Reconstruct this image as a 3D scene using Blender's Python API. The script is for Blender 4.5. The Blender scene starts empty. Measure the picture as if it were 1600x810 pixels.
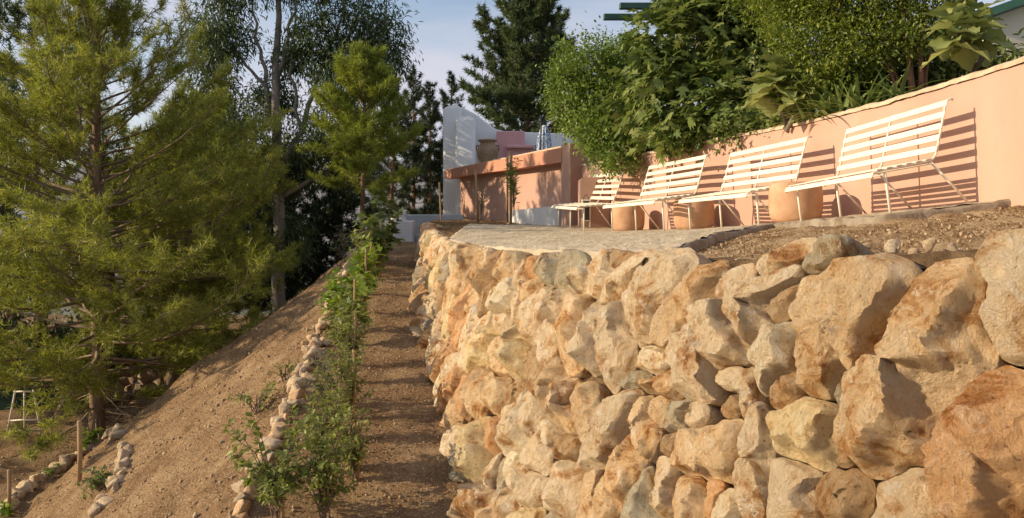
import bpy, math, random
import numpy as np
from mathutils import Matrix, Vector
R = math.radians
scene = bpy.context.scene
COL = scene.collection
rng = np.random.default_rng(7)

# ------------------------------------------------------------------ camera, sky, sun, exposure
F, HZ = 1200.0, 320.0                      # focal length and horizon row of the 1600x810 photograph
cam_d = bpy.data.cameras.new('camera'); cam = bpy.data.objects.new('camera', cam_d); COL.objects.link(cam)
cam_d.sensor_width = 36; cam_d.lens = F / 1600 * 36; cam_d.shift_y = -(405 - HZ) / 1600
cam_d.clip_start = 0.05; cam_d.clip_end = 20000
cam.rotation_euler = (R(90), 0, 0)
scene.camera = cam

SUN_EL = R(20.5); RAY = Vector((1.0, 0.09, 0)).normalized()      # horizontal travel of the light
sun_d = bpy.data.lights.new('sun', 'SUN'); sun = bpy.data.objects.new('sun', sun_d); COL.objects.link(sun)
sun_d.energy = 4.6; sun_d.angle = R(0.53); sun_d.color = (1.0, 0.82, 0.57)
ray = Vector((RAY.x * math.cos(SUN_EL), RAY.y * math.cos(SUN_EL), -math.sin(SUN_EL)))
sun.rotation_euler = ray.to_track_quat('-Z', 'Y').to_euler()

world = bpy.data.worlds.new('World'); scene.world = world; world.use_nodes = True
wn = world.node_tree.nodes; wl = world.node_tree.links; wn.clear()
w_out = wn.new('ShaderNodeOutputWorld'); w_bg = wn.new('ShaderNodeBackground'); w_bg.inputs[1].default_value = 0.132
sky = wn.new('ShaderNodeTexSky'); sky.sky_type = 'NISHITA'; sky.sun_disc = False
sky.sun_elevation = SUN_EL; sky.sun_rotation = math.atan2(-RAY.x, -RAY.y)
sky.altitude = 300; sky.air_density = 1.0; sky.dust_density = 1.3; sky.ozone_density = 1.3
w_tc = wn.new('ShaderNodeTexCoord'); w_map = wn.new('ShaderNodeMapping'); w_map.inputs['Scale'].default_value = (1, 1, 5.0)
w_no = wn.new('ShaderNodeTexNoise'); w_no.inputs['Scale'].default_value = 1.7; w_no.inputs['Detail'].default_value = 7; w_no.inputs['Roughness'].default_value = 0.52
w_rp = wn.new('ShaderNodeValToRGB'); w_rp.color_ramp.elements[0].position = 0.34; w_rp.color_ramp.elements[1].position = 0.66
w_mx = wn.new('ShaderNodeMixRGB'); w_mx.inputs[2].default_value = (4.3, 4.2, 4.75, 1)
w_ml = wn.new('ShaderNodeMath'); w_ml.operation = 'MULTIPLY'; w_ml.inputs[1].default_value = 0.9
wl.new(w_tc.outputs['Generated'], w_map.inputs[0]); wl.new(w_map.outputs[0], w_no.inputs['Vector'])
wl.new(w_no.outputs[0], w_rp.inputs[0]); wl.new(w_rp.outputs[0], w_ml.inputs[0]); wl.new(w_ml.outputs[0], w_mx.inputs[0])
wl.new(sky.outputs[0], w_mx.inputs[1]); wl.new(w_mx.outputs[0], w_bg.inputs[0]); wl.new(w_bg.outputs[0], w_out.inputs[0])

scene.view_settings.view_transform = 'Standard'; scene.view_settings.look = 'None'
scene.view_settings.exposure = 0.36; scene.view_settings.gamma = 1.0
scene.render.engine = 'CYCLES'

# ------------------------------------------------------------------ helpers
def P(px, py, Y):
    """world point seen at photograph pixel (px, py) at distance Y"""
    return np.array([(px - 800) / F * Y, Y, (HZ - py) / F * Y])

def vnoise(p):
    p = np.asarray(p, float); i = np.floor(p).astype(np.int64); f = p - i; f = f * f * (3 - 2 * f)
    def h(a, b, c):
        n = (a * 374761393 + b * 668265263 + c * 1274126177) & 0xffffffff
        n = ((n ^ (n >> 13)) * 1274126177) & 0xffffffff
        n = ((n ^ (n >> 16)) * 2246822519) & 0xffffffff
        return ((n ^ (n >> 15)) & 0xffffff) / 0xffffff * 2 - 1
    x, y, z = i[..., 0], i[..., 1], i[..., 2]; fx, fy, fz = f[..., 0], f[..., 1], f[..., 2]
    def lx(b, c): return h(x, b, c) * (1 - fx) + h(x + 1, b, c) * fx
    return (lx(y, z) * (1 - fy) + lx(y + 1, z) * fy) * (1 - fz) + (lx(y, z + 1) * (1 - fy) + lx(y + 1, z + 1) * fy) * fz
def fbm(p, o=4, g=0.5):
    s = 0; a = 1.0; p = np.asarray(p, float)
    for k in range(o):
        s = s + a * vnoise(p * 2.03 ** k + 17.3 * k); a *= g
    return s

def mesh(name, V, Fc, smooth=False):
    V = np.asarray(V, np.float32).reshape(-1, 3); me = bpy.data.meshes.new(name)
    if isinstance(Fc, list) and len(Fc) and not isinstance(Fc[0], np.ndarray):
        me.from_pydata([tuple(map(float, v)) for v in V], [], [tuple(map(int, f)) for f in Fc])
    else:
        arrs = Fc if isinstance(Fc, list) else [Fc]
        arrs = [np.asarray(a, np.int32) for a in arrs if len(a)]
        loops = np.concatenate([a.ravel() for a in arrs]); sizes = np.concatenate([np.full(len(a), a.shape[1], np.int32) for a in arrs])
        me.vertices.add(len(V)); me.vertices.foreach_set('co', V.ravel())
        me.loops.add(len(loops)); me.loops.foreach_set('vertex_index', loops)
        me.polygons.add(len(sizes)); st = np.concatenate([[0], np.cumsum(sizes)[:-1]]).astype(np.int32)
        me.polygons.foreach_set('loop_start', st); me.polygons.foreach_set('loop_total', sizes)
        me.update(calc_edges=True); me.validate()
    if smooth: me.polygons.foreach_set('use_smooth', np.ones(len(me.polygons), bool))
    me.update()
    return me

def tag(o, label=None, cat=None, group=None, kind=None):
    for k, v in (('label', label), ('category', cat), ('group', group), ('kind', kind)):
        if v: o[k] = v
    return o
def obj(name, me, m=None, parent=None):
    o = bpy.data.objects.new(name, me); COL.objects.link(o)
    if m and not me.materials: me.materials.append(m)
    if parent:
        o.parent = parent
        if tuple(parent.location) != (0, 0, 0): pass
    return o
def build(name, V, Fc, m, parent=None, smooth=False, origin=None):
    V = np.asarray(V, float).reshape(-1, 3)
    if parent is not None:
        V = V - np.array(parent.get('_o', (0, 0, 0)))
    elif origin is not None: V = V - np.array(origin)
    o = obj(name, mesh(name, V, Fc, smooth), m, parent)
    if parent is None and origin is not None: o.location = origin
    return o
ROOTS = []
def thing(name, loc, label, cat, group=None):
    """an Empty at the thing's base; parts are given in world coordinates"""
    o = bpy.data.objects.new(name, None); COL.objects.link(o); o.location = loc; o.empty_display_size = 0.1
    o['_o'] = tuple(map(float, loc)); ROOTS.append(o)
    return tag(o, label, cat, group)

class MB:
    def __init__(s): s.V = []; s.F = []; s.n = 0
    def add(s, V, Fc):
        s.V.append(np.asarray(V, float)); s.F += [tuple(i + s.n for i in f) for f in Fc]; s.n += len(V); return s
    def box(s, c, d, rot=None, bev=0.0):
        x, y, z = [q / 2 for q in d]
        if bev:
            V = []
            for sx in (-1, 1):
                for sy in (-1, 1):
                    for sz in (-1, 1):
                        V += [(sx * (x - bev), sy * (y - bev), sz * z), (sx * (x - bev), sy * y, sz * (z - bev)), (sx * x, sy * (y - bev), sz * (z - bev))]
            import bmesh
            bm = bmesh.new()
            for v in V: bm.verts.new(v)
            bmesh.ops.convex_hull(bm, input=bm.verts); bm.verts.index_update()
            V = np.array([v.co[:] for v in bm.verts]); Fc = [tuple(v.index for v in f.verts) for f in bm.faces]; bm.free()
        else:
            V = np.array([(i, j, k) for i in (-x, x) for j in (-y, y) for k in (-z, z)])
            Fc = [(0, 1, 3, 2), (4, 6, 7, 5), (0, 4, 5, 1), (2, 3, 7, 6), (0, 2, 6, 4), (1, 5, 7, 3)]
        if rot is not None: V = V @ np.array(rot).T
        return s.add(V + np.array(c), Fc)
    def tube(s, pts, r, n=8, cap=True):
        pts = np.asarray(pts, float); r = np.broadcast_to(r, (len(pts),)); V = []; Fc = []
        up = np.array([0.0, 0, 1]); t0 = pts[1] - pts[0]
        if abs(t0[2]) > 0.9 * np.linalg.norm(t0): up = np.array([1.0, 0, 0])
        for i, p in enumerate(pts):
            t = pts[min(i + 1, len(pts) - 1)] - pts[max(i - 1, 0)]; t = t / (np.linalg.norm(t) + 1e-9)
            a = np.cross(t, up); a /= np.linalg.norm(a) + 1e-9; b = np.cross(t, a); up = np.cross(a, t)
            for k in range(n):
                q = 2 * math.pi * k / n; V.append(p + r[i] * (math.cos(q) * a + math.sin(q) * b))
        for i in range(len(pts) - 1):
            for k in range(n): Fc.append((i * n + k, i * n + (k + 1) % n, (i + 1) * n + (k + 1) % n, (i + 1) * n + k))
        if cap: Fc.append(tuple(range(n))[::-1]); Fc.append(tuple((len(pts) - 1) * n + k for k in range(n)))
        return s.add(V, Fc)
    def lathe(s, prof, n=32, c=(0, 0, 0)):
        V = []; Fc = []
        for (r, z) in prof:
            for k in range(n): q = 2 * math.pi * k / n; V.append((c[0] + r * math.cos(q), c[1] + r * math.sin(q), c[2] + z))
        for i in range(len(prof) - 1):
            for k in range(n): Fc.append((i * n + k, i * n + (k + 1) % n, (i + 1) * n + (k + 1) % n, (i + 1) * n + k))
        return s.add(V, Fc)
    def build(s, name, m, parent=None, smooth=False, origin=None):
        return build(name, np.concatenate(s.V), s.F, m, parent, smooth, origin)

def frusta(A, B, ra, rb, n=4):
    """many thin tapered sticks at once"""
    A = np.asarray(A, float); B = np.asarray(B, float); t = B - A; t = t / (np.linalg.norm(t, axis=1, keepdims=True) + 1e-9)
    u = np.cross(t, [0.31, 0.52, 0.79]); u /= np.linalg.norm(u, axis=1, keepdims=True) + 1e-9; w = np.cross(t, u)
    V = np.zeros((len(A), 2 * n, 3))
    for k in range(n):
        q = 2 * math.pi * k / n; d = math.cos(q) * u + math.sin(q) * w
        V[:, k] = A + d * np.asarray(ra).reshape(-1, 1); V[:, n + k] = B + d * np.asarray(rb).reshape(-1, 1)
    base = (np.arange(len(A)) * 2 * n)[:, None, None]
    f = np.array([(k, (k + 1) % n, n + (k + 1) % n, n + k) for k in range(n)])[None]
    return V.reshape(-1, 3), (base + f).reshape(-1, 4)

# ------------------------------------------------------------------ materials
def nodes(m):
    m.use_nodes = True; nt = m.node_tree; nt.nodes.clear(); return nt, nt.nodes, nt.links
def ramp(N, stops):
    r = N.new('ShaderNodeValToRGB'); e = r.color_ramp.elements
    while len(e) < len(stops): e.new(0.5)
    for k, (p, c) in enumerate(stops): e[k].position = p; e[k].color = (*c, 1)
    return r
def noisy(name, stops, scale=4, detail=6, bump=0.3, bscale=20, rough=0.9, spec=0.2, dist=0.02, speck=None, rnd=False, tint=False, nrough=0.6, stretch=None, warp=0.0):
    """a surface whose colour wanders through stops, with fine relief"""
    m = bpy.data.materials.new(name); nt, N, L = nodes(m)
    o = N.new('ShaderNodeOutputMaterial'); b = N.new('ShaderNodeBsdfPrincipled'); L.new(b.outputs[0], o.inputs[0])
    b.inputs['Roughness'].default_value = rough; b.inputs['Specular IOR Level'].default_value = spec
    tc = N.new('ShaderNodeTexCoord'); vec = tc.outputs['Object']
    if rnd:
        oi = N.new('ShaderNodeObjectInfo'); mu = N.new('ShaderNodeMath'); mu.operation = 'MULTIPLY'; mu.inputs[1].default_value = 37.0
        ad = N.new('ShaderNodeVectorMath'); L.new(oi.outputs['Random'], mu.inputs[0]); L.new(vec, ad.inputs[0]); L.new(mu.outputs[0], ad.inputs[1]); vec = ad.outputs[0]
    if stretch:
        mp = N.new('ShaderNodeMapping'); mp.inputs['Scale'].default_value = stretch; L.new(vec, mp.inputs[0]); vec = mp.outputs[0]
    n1 = N.new('ShaderNodeTexNoise'); n1.inputs['Scale'].default_value = scale; n1.inputs['Detail'].default_value = detail; n1.inputs['Roughness'].default_value = nrough
    n1.inputs['Distortion'].default_value = warp
    L.new(vec, n1.inputs['Vector']); r = ramp(N, stops); L.new(n1.outputs[0], r.inputs[0]); col = r.outputs[0]
    if speck:
        n3 = N.new('ShaderNodeTexNoise'); n3.inputs['Scale'].default_value = speck[0]; n3.inputs['Detail'].default_value = 4
        L.new(vec, n3.inputs['Vector']); r3 = ramp(N, [(speck[1], (0, 0, 0)), (speck[2], (1, 1, 1))]); L.new(n3.outputs[0], r3.inputs[0])
        mx = N.new('ShaderNodeMixRGB'); L.new(r3.outputs[0], mx.inputs[0]); L.new(col, mx.inputs[1]); mx.inputs[2].default_value = (*speck[3], 1); col = mx.outputs[0]
    if tint:
        oi = N.new('ShaderNodeObjectInfo'); mx = N.new('ShaderNodeMixRGB'); mx.blend_type = 'MULTIPLY'; mx.inputs[0].default_value = 1
        L.new(col, mx.inputs[1]); L.new(oi.outputs['Color'], mx.inputs[2]); col = mx.outputs[0]
    L.new(col, b.inputs['Base Color'])
    if bump:
        n2 = N.new('ShaderNodeTexNoise'); n2.inputs['Scale'].default_value = bscale; n2.inputs['Detail'].default_value = 8; n2.inputs['Roughness'].default_value = 0.65
        L.new(vec, n2.inputs['Vector']); bp = N.new('ShaderNodeBump'); bp.inputs['Strength'].default_value = bump; bp.inputs['Distance'].default_value = dist
        L.new(n2.outputs[0], bp.inputs['Height']); L.new(bp.outputs[0], b.inputs['Normal'])
    return m
def leafy(name, stops, trans=0.35, rough=0.5, spec=0.35, patch=1.2):
    """foliage: each leaf its own tone, light passing through"""
    m = bpy.data.materials.new(name); nt, N, L = nodes(m)
    o = N.new('ShaderNodeOutputMaterial'); b = N.new('ShaderNodeBsdfPrincipled'); b.inputs['Roughness'].default_value = rough; b.inputs['Specular IOR Level'].default_value = spec
    g = N.new('ShaderNodeNewGeometry'); tc = N.new('ShaderNodeTexCoord')
    n = N.new('ShaderNodeTexNoise'); n.inputs['Scale'].default_value = patch; n.inputs['Detail'].default_value = 2; L.new(tc.outputs['Object'], n.inputs['Vector'])
    a = N.new('ShaderNodeMath'); a.operation = 'MULTIPLY_ADD'; a.inputs[1].default_value = 0.5; L.new(g.outputs['Random Per Island'], a.inputs[0])
    h = N.new('ShaderNodeMath'); h.operation = 'MULTIPLY'; h.inputs[1].default_value = 0.5; L.new(n.outputs[0], h.inputs[0]); L.new(h.outputs[0], a.inputs[2])
    r = ramp(N, stops); L.new(a.outputs[0], r.inputs[0]); L.new(r.outputs[0], b.inputs['Base Color'])
    t = N.new('ShaderNodeBsdfTranslucent'); hs = N.new('ShaderNodeHueSaturation'); hs.inputs['Saturation'].default_value = 1.1; hs.inputs['Value'].default_value = 1.3
    L.new(r.outputs[0], hs.inputs['Color']); L.new(hs.outputs[0], t.inputs[0])
    mx = N.new('ShaderNodeMixShader'); mx.inputs[0].default_value = trans; L.new(b.outputs[0], mx.inputs[1]); L.new(t.outputs[0], mx.inputs[2]); L.new(mx.outputs[0], o.inputs[0])
    return m

M = {}
M['dirt'] = noisy('dirt', [(.28, (.10, .058, .030)), (.45, (.215, .13, .068)), (.58, (.295, .193, .105)), (.74, (.38, .27, .158))], 1.6, 12, 1.0, 26, 1, .05, .05, (48, .57, .66, (.46, .35, .22)), False, False, .72)
M['dirt_top'] = noisy('terrace_dirt', [(.28, (.17, .10, .05)), (.5, (.32, .215, .118)), (.75, (.46, .34, .205))], 3, 12, .8, 45, 1, .05, .03, (75, .57, .66, (.52, .41, .27)), False, False, .72)
M['soil'] = noisy('planting_soil', [(.3, (.07, .05, .03)), (.7, (.16, .11, .07))], 6, 6, .6, 40)
def limestone(name):
    m = bpy.data.materials.new(name); nt, N, L = nodes(m)
    o = N.new('ShaderNodeOutputMaterial'); b = N.new('ShaderNodeBsdfPrincipled'); L.new(b.outputs[0], o.inputs[0]); b.inputs['Roughness'].default_value = .95; b.inputs['Specular IOR Level'].default_value = .1
    tc = N.new('ShaderNodeTexCoord'); oi = N.new('ShaderNodeObjectInfo'); mu = N.new('ShaderNodeMath'); mu.operation = 'MULTIPLY'; mu.inputs[1].default_value = 41.0; ad = N.new('ShaderNodeVectorMath')
    L.new(oi.outputs['Random'], mu.inputs[0]); L.new(tc.outputs['Object'], ad.inputs[0]); L.new(mu.outputs[0], ad.inputs[1]); vec = ad.outputs[0]
    def noise(sc, det, ro, di=0.0, off=0.0):
        v = vec
        if off:
            a2 = N.new('ShaderNodeVectorMath'); a2.inputs[1].default_value = (off, off * .7, -off); L.new(vec, a2.inputs[0]); v = a2.outputs[0]
        n = N.new('ShaderNodeTexNoise'); n.inputs['Scale'].default_value = sc; n.inputs['Detail'].default_value = det; n.inputs['Roughness'].default_value = ro; n.inputs['Distortion'].default_value = di; L.new(v, n.inputs['Vector']); return n.outputs[0]
    n1 = noise(3.8, 14, .72, .7); n2 = noise(9, 13, .76, .5, 3.1); n3 = noise(24, 9, .70, .3, 7.7); n4 = noise(3.0, 12, .74, .5, 12.3); n5 = noise(110, 4, .6)
    r = ramp(N, [(.34, (.32, .155, .062)), (.41, (.56, .33, .15)), (.47, (.77, .575, .35)), (.58, (.83, .685, .47)), (.68, (.72, .53, .315)), (.77, (.46, .28, .14))]); L.new(n1, r.inputs[0]); col = r.outputs[0]
    def over(col, src, lo, hi, c, f, inv=False):
        rr = ramp(N, [(lo, (f, f, f) if inv else (0, 0, 0)), (hi, (0, 0, 0) if inv else (f, f, f))]); L.new(src, rr.inputs[0]); mx = N.new('ShaderNodeMixRGB'); L.new(rr.outputs[0], mx.inputs[0]); L.new(col, mx.inputs[1]); mx.inputs[2].default_value = (*c, 1); return mx.outputs[0]
    col = over(col, n2, .54, .60, (.88, .78, .62), .8)
    col = over(col, n4, .60, .70, (.48, .28, .135), .6)
    col = over(col, n4, .30, .40, (.47, .43, .37), .6, True)
    col = over(col, n2, .30, .41, (.40, .26, .14), .6, True)
    col = over(col, n3, .31, .40, (.12, .065, .033), .85, True)
    mx = N.new('ShaderNodeMixRGB'); mx.blend_type = 'MULTIPLY'; mx.inputs[0].default_value = 1; L.new(col, mx.inputs[1]); L.new(oi.outputs['Color'], mx.inputs[2]); L.new(mx.outputs[0], b.inputs['Base Color'])
    def mad(a, k, c=None):
        q = N.new('ShaderNodeMath'); q.operation = 'MULTIPLY_ADD'; q.inputs[1].default_value = k; L.new(a, q.inputs[0])
        if c is not None: L.new(c, q.inputs[2])
        else: q.inputs[2].default_value = 0
        return q.outputs[0]
    h = mad(n5, .25, mad(n3, .8, mad(n2, 1.5))); bp = N.new('ShaderNodeBump'); bp.inputs['Strength'].default_value = 1.0; bp.inputs['Distance'].default_value = .065; L.new(h, bp.inputs['Height']); L.new(bp.outputs[0], b.inputs['Normal'])
    return m
M['stone'] = limestone('limestone')
M['rock'] = noisy('field_rock', [(.3, (.33, .21, .12)), (.5, (.54, .42, .28)), (.7, (.64, .55, .42))], 5, 8, .7, 30, .95, .1, .02, None, True, True)
M['pebble'] = noisy('pebble', [(.3, (.22, .14, .08)), (.55, (.40, .29, .18)), (.75, (.55, .45, .32))], 9, 3, 0, 10, 1, .05)
M['core'] = noisy('wall_earth', [(.3, (.09, .055, .03)), (.6, (.19, .125, .07)), (.8, (.30, .22, .13))], 8, 8, .9, 40, 1, .05, .04)
M['paving'] = noisy('rough_paving', [(.28, (.34, .27, .175)), (.42, (.46, .375, .255)), (.55, (.54, .45, .32)), (.75, (.63, .54, .40))], 3.2, 12, 1.0, 13, .95, .1, .035, (34, .6, .72, (.33, .25, .16)), False, False, .68, (1.0, .45, 1))
M['concrete'] = noisy('kerb_concrete', [(.3, (.17, .12, .08)), (.5, (.27, .215, .155)), (.7, (.38, .32, .245))], 5, 9, .8, 30)
M['peach'] = noisy('peach_render', [(.3, (.475, .285, .215)), (.5, (.51, .315, .24)), (.7, (.54, .34, .26))], 1.3, 9, .30, 9, .85, .2, .02, (2.4, .56, .75, (.52, .31, .215)), False, False, .65, (1, 1, .6))
M['terracotta_wall'] = noisy('terracotta_render', [(.3, (.50, .235, .15)), (.7, (.58, .29, .185))], 1.6, 6, .12, 60, .85, .2, .01)
M['pink'] = noisy('pink_render', [(.3, (.60, .33, .33)), (.7, (.66, .38, .37))], 2, 4, .1, 50)
M['coping'] = noisy('coping_plaster', [(.3, (.42, .30, .20)), (.55, (.62, .46, .32)), (.8, (.7, .55, .4))], 9, 8, .8, 30, .95, .1, .02)
M['whitewash'] = noisy('whitewash', [(.3, (.62, .62, .60)), (.7, (.74, .74, .71))], 1.2, 6, .25, 14, .9, .15, .02)
M['bench_white'] = noisy('white_metal_paint', [(.3, (.67, .59, .46)), (.5, (.74, .67, .545)), (.7, (.77, .71, .59))], 9, 8, .1, 60, .5, .35, .004, (30, .66, .74, (.45, .33, .22)))
M['pot'] = noisy('terracotta', [(.3, (.42, .235, .135)), (.5, (.50, .30, .18)), (.8, (.58, .40, .27))], 5, 9, .25, 40, .9, .15, .01, None, True)
M['urn'] = noisy('aged_clay', [(.3, (.20, .13, .08)), (.6, (.34, .24, .15)), (.8, (.42, .32, .22))], 5, 6, .3, 30)
M['iron'] = noisy('dark_iron', [(.3, (.02, .02, .022)), (.7, (.04, .04, .045))], 8, 3, .1, 40, .5, .4)
M['green_paint'] = noisy('dark_green_paint', [(.3, (.02, .06, .05)), (.7, (.035, .085, .07))], 5, 3, .1, 40, .5, .3)
M['trim_green'] = noisy('green_fascia', [(.3, (.06, .17, .10)), (.7, (.09, .22, .14))], 5, 3, .1, 40, .6, .3)
M['cream'] = noisy('cream_wall', [(.3, (.70, .63, .47)), (.7, (.76, .70, .54))], 2, 4, .1, 40)
M['bark'] = noisy('pine_bark', [(.3, (.10, .065, .042)), (.5, (.21, .14, .09)), (.7, (.34, .25, .17))], 7, 8, 1.0, 22, 1, .05, .05, None, False, False, .65, (1, 1, .3))
M['bark_red'] = noisy('reddish_bark', [(.3, (.15, .07, .04)), (.6, (.32, .17, .10)), (.8, (.44, .29, .19))], 8, 6, .6, 30, 1, .05, .02, None, False, False, .6, (1, 1, .3))
M['bark_pale'] = noisy('pale_bark', [(.3, (.13, .11, .09)), (.6, (.26, .23, .19)), (.8, (.38, .34, .28))], 4, 6, .5, 25, 1, .05, .02, None, False, False, .6, (1, 1, .3))
M['twig'] = noisy('twig', [(.3, (.13, .09, .06)), (.7, (.28, .21, .15))], 6, 4, 0, 20)
M['stake'] = noisy('stake_wood', [(.3, (.28, .17, .09)), (.7, (.44, .30, .17))], 9, 6, .4, 40, .9, .1, .01, None, False, False, .6, (6, 6, 1))
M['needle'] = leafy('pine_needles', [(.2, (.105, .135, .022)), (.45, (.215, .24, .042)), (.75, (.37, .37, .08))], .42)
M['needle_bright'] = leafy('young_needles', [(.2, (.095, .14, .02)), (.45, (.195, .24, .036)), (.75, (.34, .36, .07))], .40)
M['needle_shaded'] = leafy('shaded_needles', [(.2, (.020, .034, .014)), (.5, (.038, .058, .022)), (.8, (.065, .085, .03))], .22)  # shade of the background pines is put into this needle colour
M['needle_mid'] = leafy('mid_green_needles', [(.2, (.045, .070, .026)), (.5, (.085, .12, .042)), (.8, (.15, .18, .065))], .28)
M['euc'] = leafy('tall_tree_leaves', [(.2, (.042, .066, .026)), (.5, (.085, .12, .044)), (.8, (.155, .19, .072))], .32)
M['fig'] = leafy('lobed_leaves', [(.15, (.05, .085, .022)), (.45, (.125, .175, .042)), (.8, (.26, .29, .085))], .30, .5)
M['lantana'] = leafy('shrub_leaves', [(.2, (0.076, 0.126, 0.026)), (.5, (0.168, 0.244, 0.050)), (.8, (0.302, 0.370, 0.084))], .30)
M['smalleaf'] = leafy('small_tree_leaves', [(.2, (.075, .115, .016)), (.5, (.17, .22, .035)), (.8, (.31, .34, .065))], .34)
M['bigleaf'] = leafy('felted_leaves', [(.2, (.17, .21, .07)), (.5, (.28, .32, .11)), (.8, (.42, .44, .16))], .32, .7)
M['strap'] = leafy('strap_leaves', [(.2, (.10, .15, .04)), (.5, (.20, .26, .07)), (.8, (.34, .38, .13))], .3)
M['sapling'] = leafy('sapling_leaves', [(.2, (.11, .15, .035)), (.5, (.22, .26, .06)), (.8, (.36, .37, .11))], .38)
M['vine'] = leafy('bright_leaves', [(.2, (.09, .155, .02)), (.5, (.19, .27, .035)), (.8, (.31, .38, .06))], .4)
M['greyleaf'] = leafy('grey_green_leaves', [(.2, (0.110, 0.132, 0.066)), (.5, (0.198, 0.220, 0.110)), (.8, (0.297, 0.308, 0.165))], .3)
M['olive'] = leafy('far_foliage', [(.2, (.035, .055, .025)), (.5, (.07, .095, .045)), (.8, (.11, .13, .07))], .2)
M['flower'] = leafy('pink_flowers', [(.2, (.42, .24, .24)), (.6, (.55, .36, .34)), (.9, (.62, .46, .42))], .3)
M['road'] = noisy('asphalt', [(.3, (.05, .05, .055)), (.7, (.08, .08, .085))], 12, 5, .3, 60)
M['litter'] = leafy('dry_litter', [(.2, (.20, .11, .05)), (.5, (.30, .18, .085)), (.8, (.42, .30, .16))], .1, .9, .1)
M['hill'] = noisy('hazed_hills', [(.3, (.20, .21, .22)), (.5, (.27, .26, .26)), (.7, (.33, .30, .29))], .006, 8, 0, 1)  # slate blue-grey base colour stands in for distance haze
M['valley'] = noisy('valley_floor', [(.3, (.06, .08, .05)), (.5, (.13, .13, .09)), (.7, (.24, .20, .15))], .06, 8, 0, 1)
M['cloth'] = noisy('patterned_cloth', [(.44, (.12, .2, .33)), (.52, (.6, .62, .64))], 16, 1, 0, 1)
M['blue'] = noisy('blue_grey_render', [(.3, (.40, .45, .50)), (.7, (.47, .52, .56))], 1.5, 5, .15, 30)
M['screen'] = noisy('dark_green_screen', [(.3, (.012, .03, .02)), (.7, (.025, .05, .035))], 9, 4, .2, 40)
M['yellow'] = noisy('yellow_kerb_paint', [(.3, (.35, .24, .05)), (.7, (.48, .33, .08))], 5, 5, .2, 40)
M['glass'] = noisy('smoked_glass', [(.3, (.02, .02, .02)), (.7, (.03, .03, .03))], 5, 2, 0, 40, .15, .5)

# ------------------------------------------------------------------ the lie of the land (eye at z = 0)
def itp(pts):
    a = np.array(sorted(pts), float); return lambda y: np.interp(y, a[:, 0], a[:, 1])
def smooth_itp(pts, w=0.6):
    f = itp(pts); a = np.array(sorted(pts), float); ys = np.linspace(a[0, 0], a[-1, 0], 600)
    v = np.mean([f(ys + d) for d in np.linspace(-w, w, 9)], axis=0); return lambda y: np.interp(y, ys, v)
zp = smooth_itp([(-6, -5.2), (0, -4.2), (4, -3.4), (7, -2.68), (8.5, -2.34), (10, -2.0), (12.3, -1.64), (16, -1.07), (18, -.98), (22, -1.05), (30, -1.6), (45, -3)])
xb = smooth_itp([(-2, 3.0), (0, 2.0), (2.5, .95), (4, .35), (5.5, -.1), (7, -.47), (8.5, -.76), (10, -1.06), (12.3, -1.48), (14, -1.70), (16, -1.88), (18, -2.05)])
xt = smooth_itp([(-2, 4.4), (0, 3.6), (2, 2.55), (3, 2.0), (4.15, 1.45), (5.45, .95), (7.4, .38), (9, -.1), (11, -.73), (13, -1.2), (16.2, -1.80), (18, -1.95), (26, -2.2)])
zt = smooth_itp([(-2, 0), (2, -.12), (3, -.20), (3.55, -.28), (4.15, -.34), (5.45, -.41), (7.4, -.49), (9, -.56), (11, -.60), (13, -.60), (16.2, -.44), (20, -.42), (26, -.45)])
xw = smooth_itp([(-2, 4.2), (5, 4.2), (6.8, 4.15), (8.5, 4.02), (9.3, 3.88), (11, 3.5), (11.6, 3.18), (13.3, 2.66), (14.4, 2.36), (16, 1.98), (17.5, 1.4), (24.8, -1.8), (27, -2.1)], .4)
zw = smooth_itp([(-2, .35), (5, .1), (6.8, 0), (8.5, -.12), (9.3, -.2), (11, -.33), (13.3, -.47), (14.4, -.5), (16, -.5), (24, -.40), (27, -.40)])
zwt = smooth_itp([(-2, 1.3), (5, 1.2), (6.8, 1.13), (8.5, 1.07), (11, 1.0), (13.3, .93), (16, .86), (18, .84)])
xr = smooth_itp([(-6, -2.2), (4, -2.3), (6.7, -2.45), (8.65, -2.50), (10, -2.67), (12, -2.87), (15, -3.2), (17, -3.4), (22, -4.2)])
LOW = -5.1
def ground(X, Y, rough=True):
    X = np.asarray(X, float); Y = np.asarray(Y, float)
    z = zp(Y) + 0 * X
    d = xr(Y) - X
    bank = zp(Y) - .68 * np.maximum(d, 0) - .05 * (d > 0)
    # crest line from (-7.6,14.1) to (-4.0,18.4); beyond it the fill drops away
    n = np.array([-.767, .642]); e = (X + 7.6) * n[0] + (Y - 14.1) * n[1]
    e = e + .28 * fbm(np.stack([X * .8, Y * .8, 0 * X + 4], -1), 3)
    fall = bank - 1.25 * np.maximum(e, 0)
    low = LOW - .03 * np.maximum(Y - 26, 0) - .25 * np.maximum(Y - 38, 0) - .12 * np.maximum(-9 - X, 0) * 0
    z = np.where(d > 0, np.maximum(np.minimum(bank, fall), low), z)
    far = np.maximum(Y - 21, 0)
    z = np.where(d <= 0, np.maximum(z - .0 * far, -40), z)
    z = np.where(Y > 40, np.minimum(z, LOW - .25 * (Y - 40)), z)
    z = np.maximum(z, -30)
    if rough:
        q = np.stack([X, Y, 0 * X], -1)
        onpath = (X > xr(Y)) & (X < xb(Y) + .5)
        z = z + fbm(q * 1.3, 3) * .035 + fbm(q * 6, 3) * np.where(onpath, .014, .03) + np.where(d > .2, fbm(q * .6 + 5, 2) * .08 + (np.abs(fbm(q * np.array([.45, 2.2, 1]) + 8, 3)) - .35) * -.10 * np.clip(d, 0, 1) + fbm(q * 2.6, 3) * .03, 0)
    return z
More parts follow.
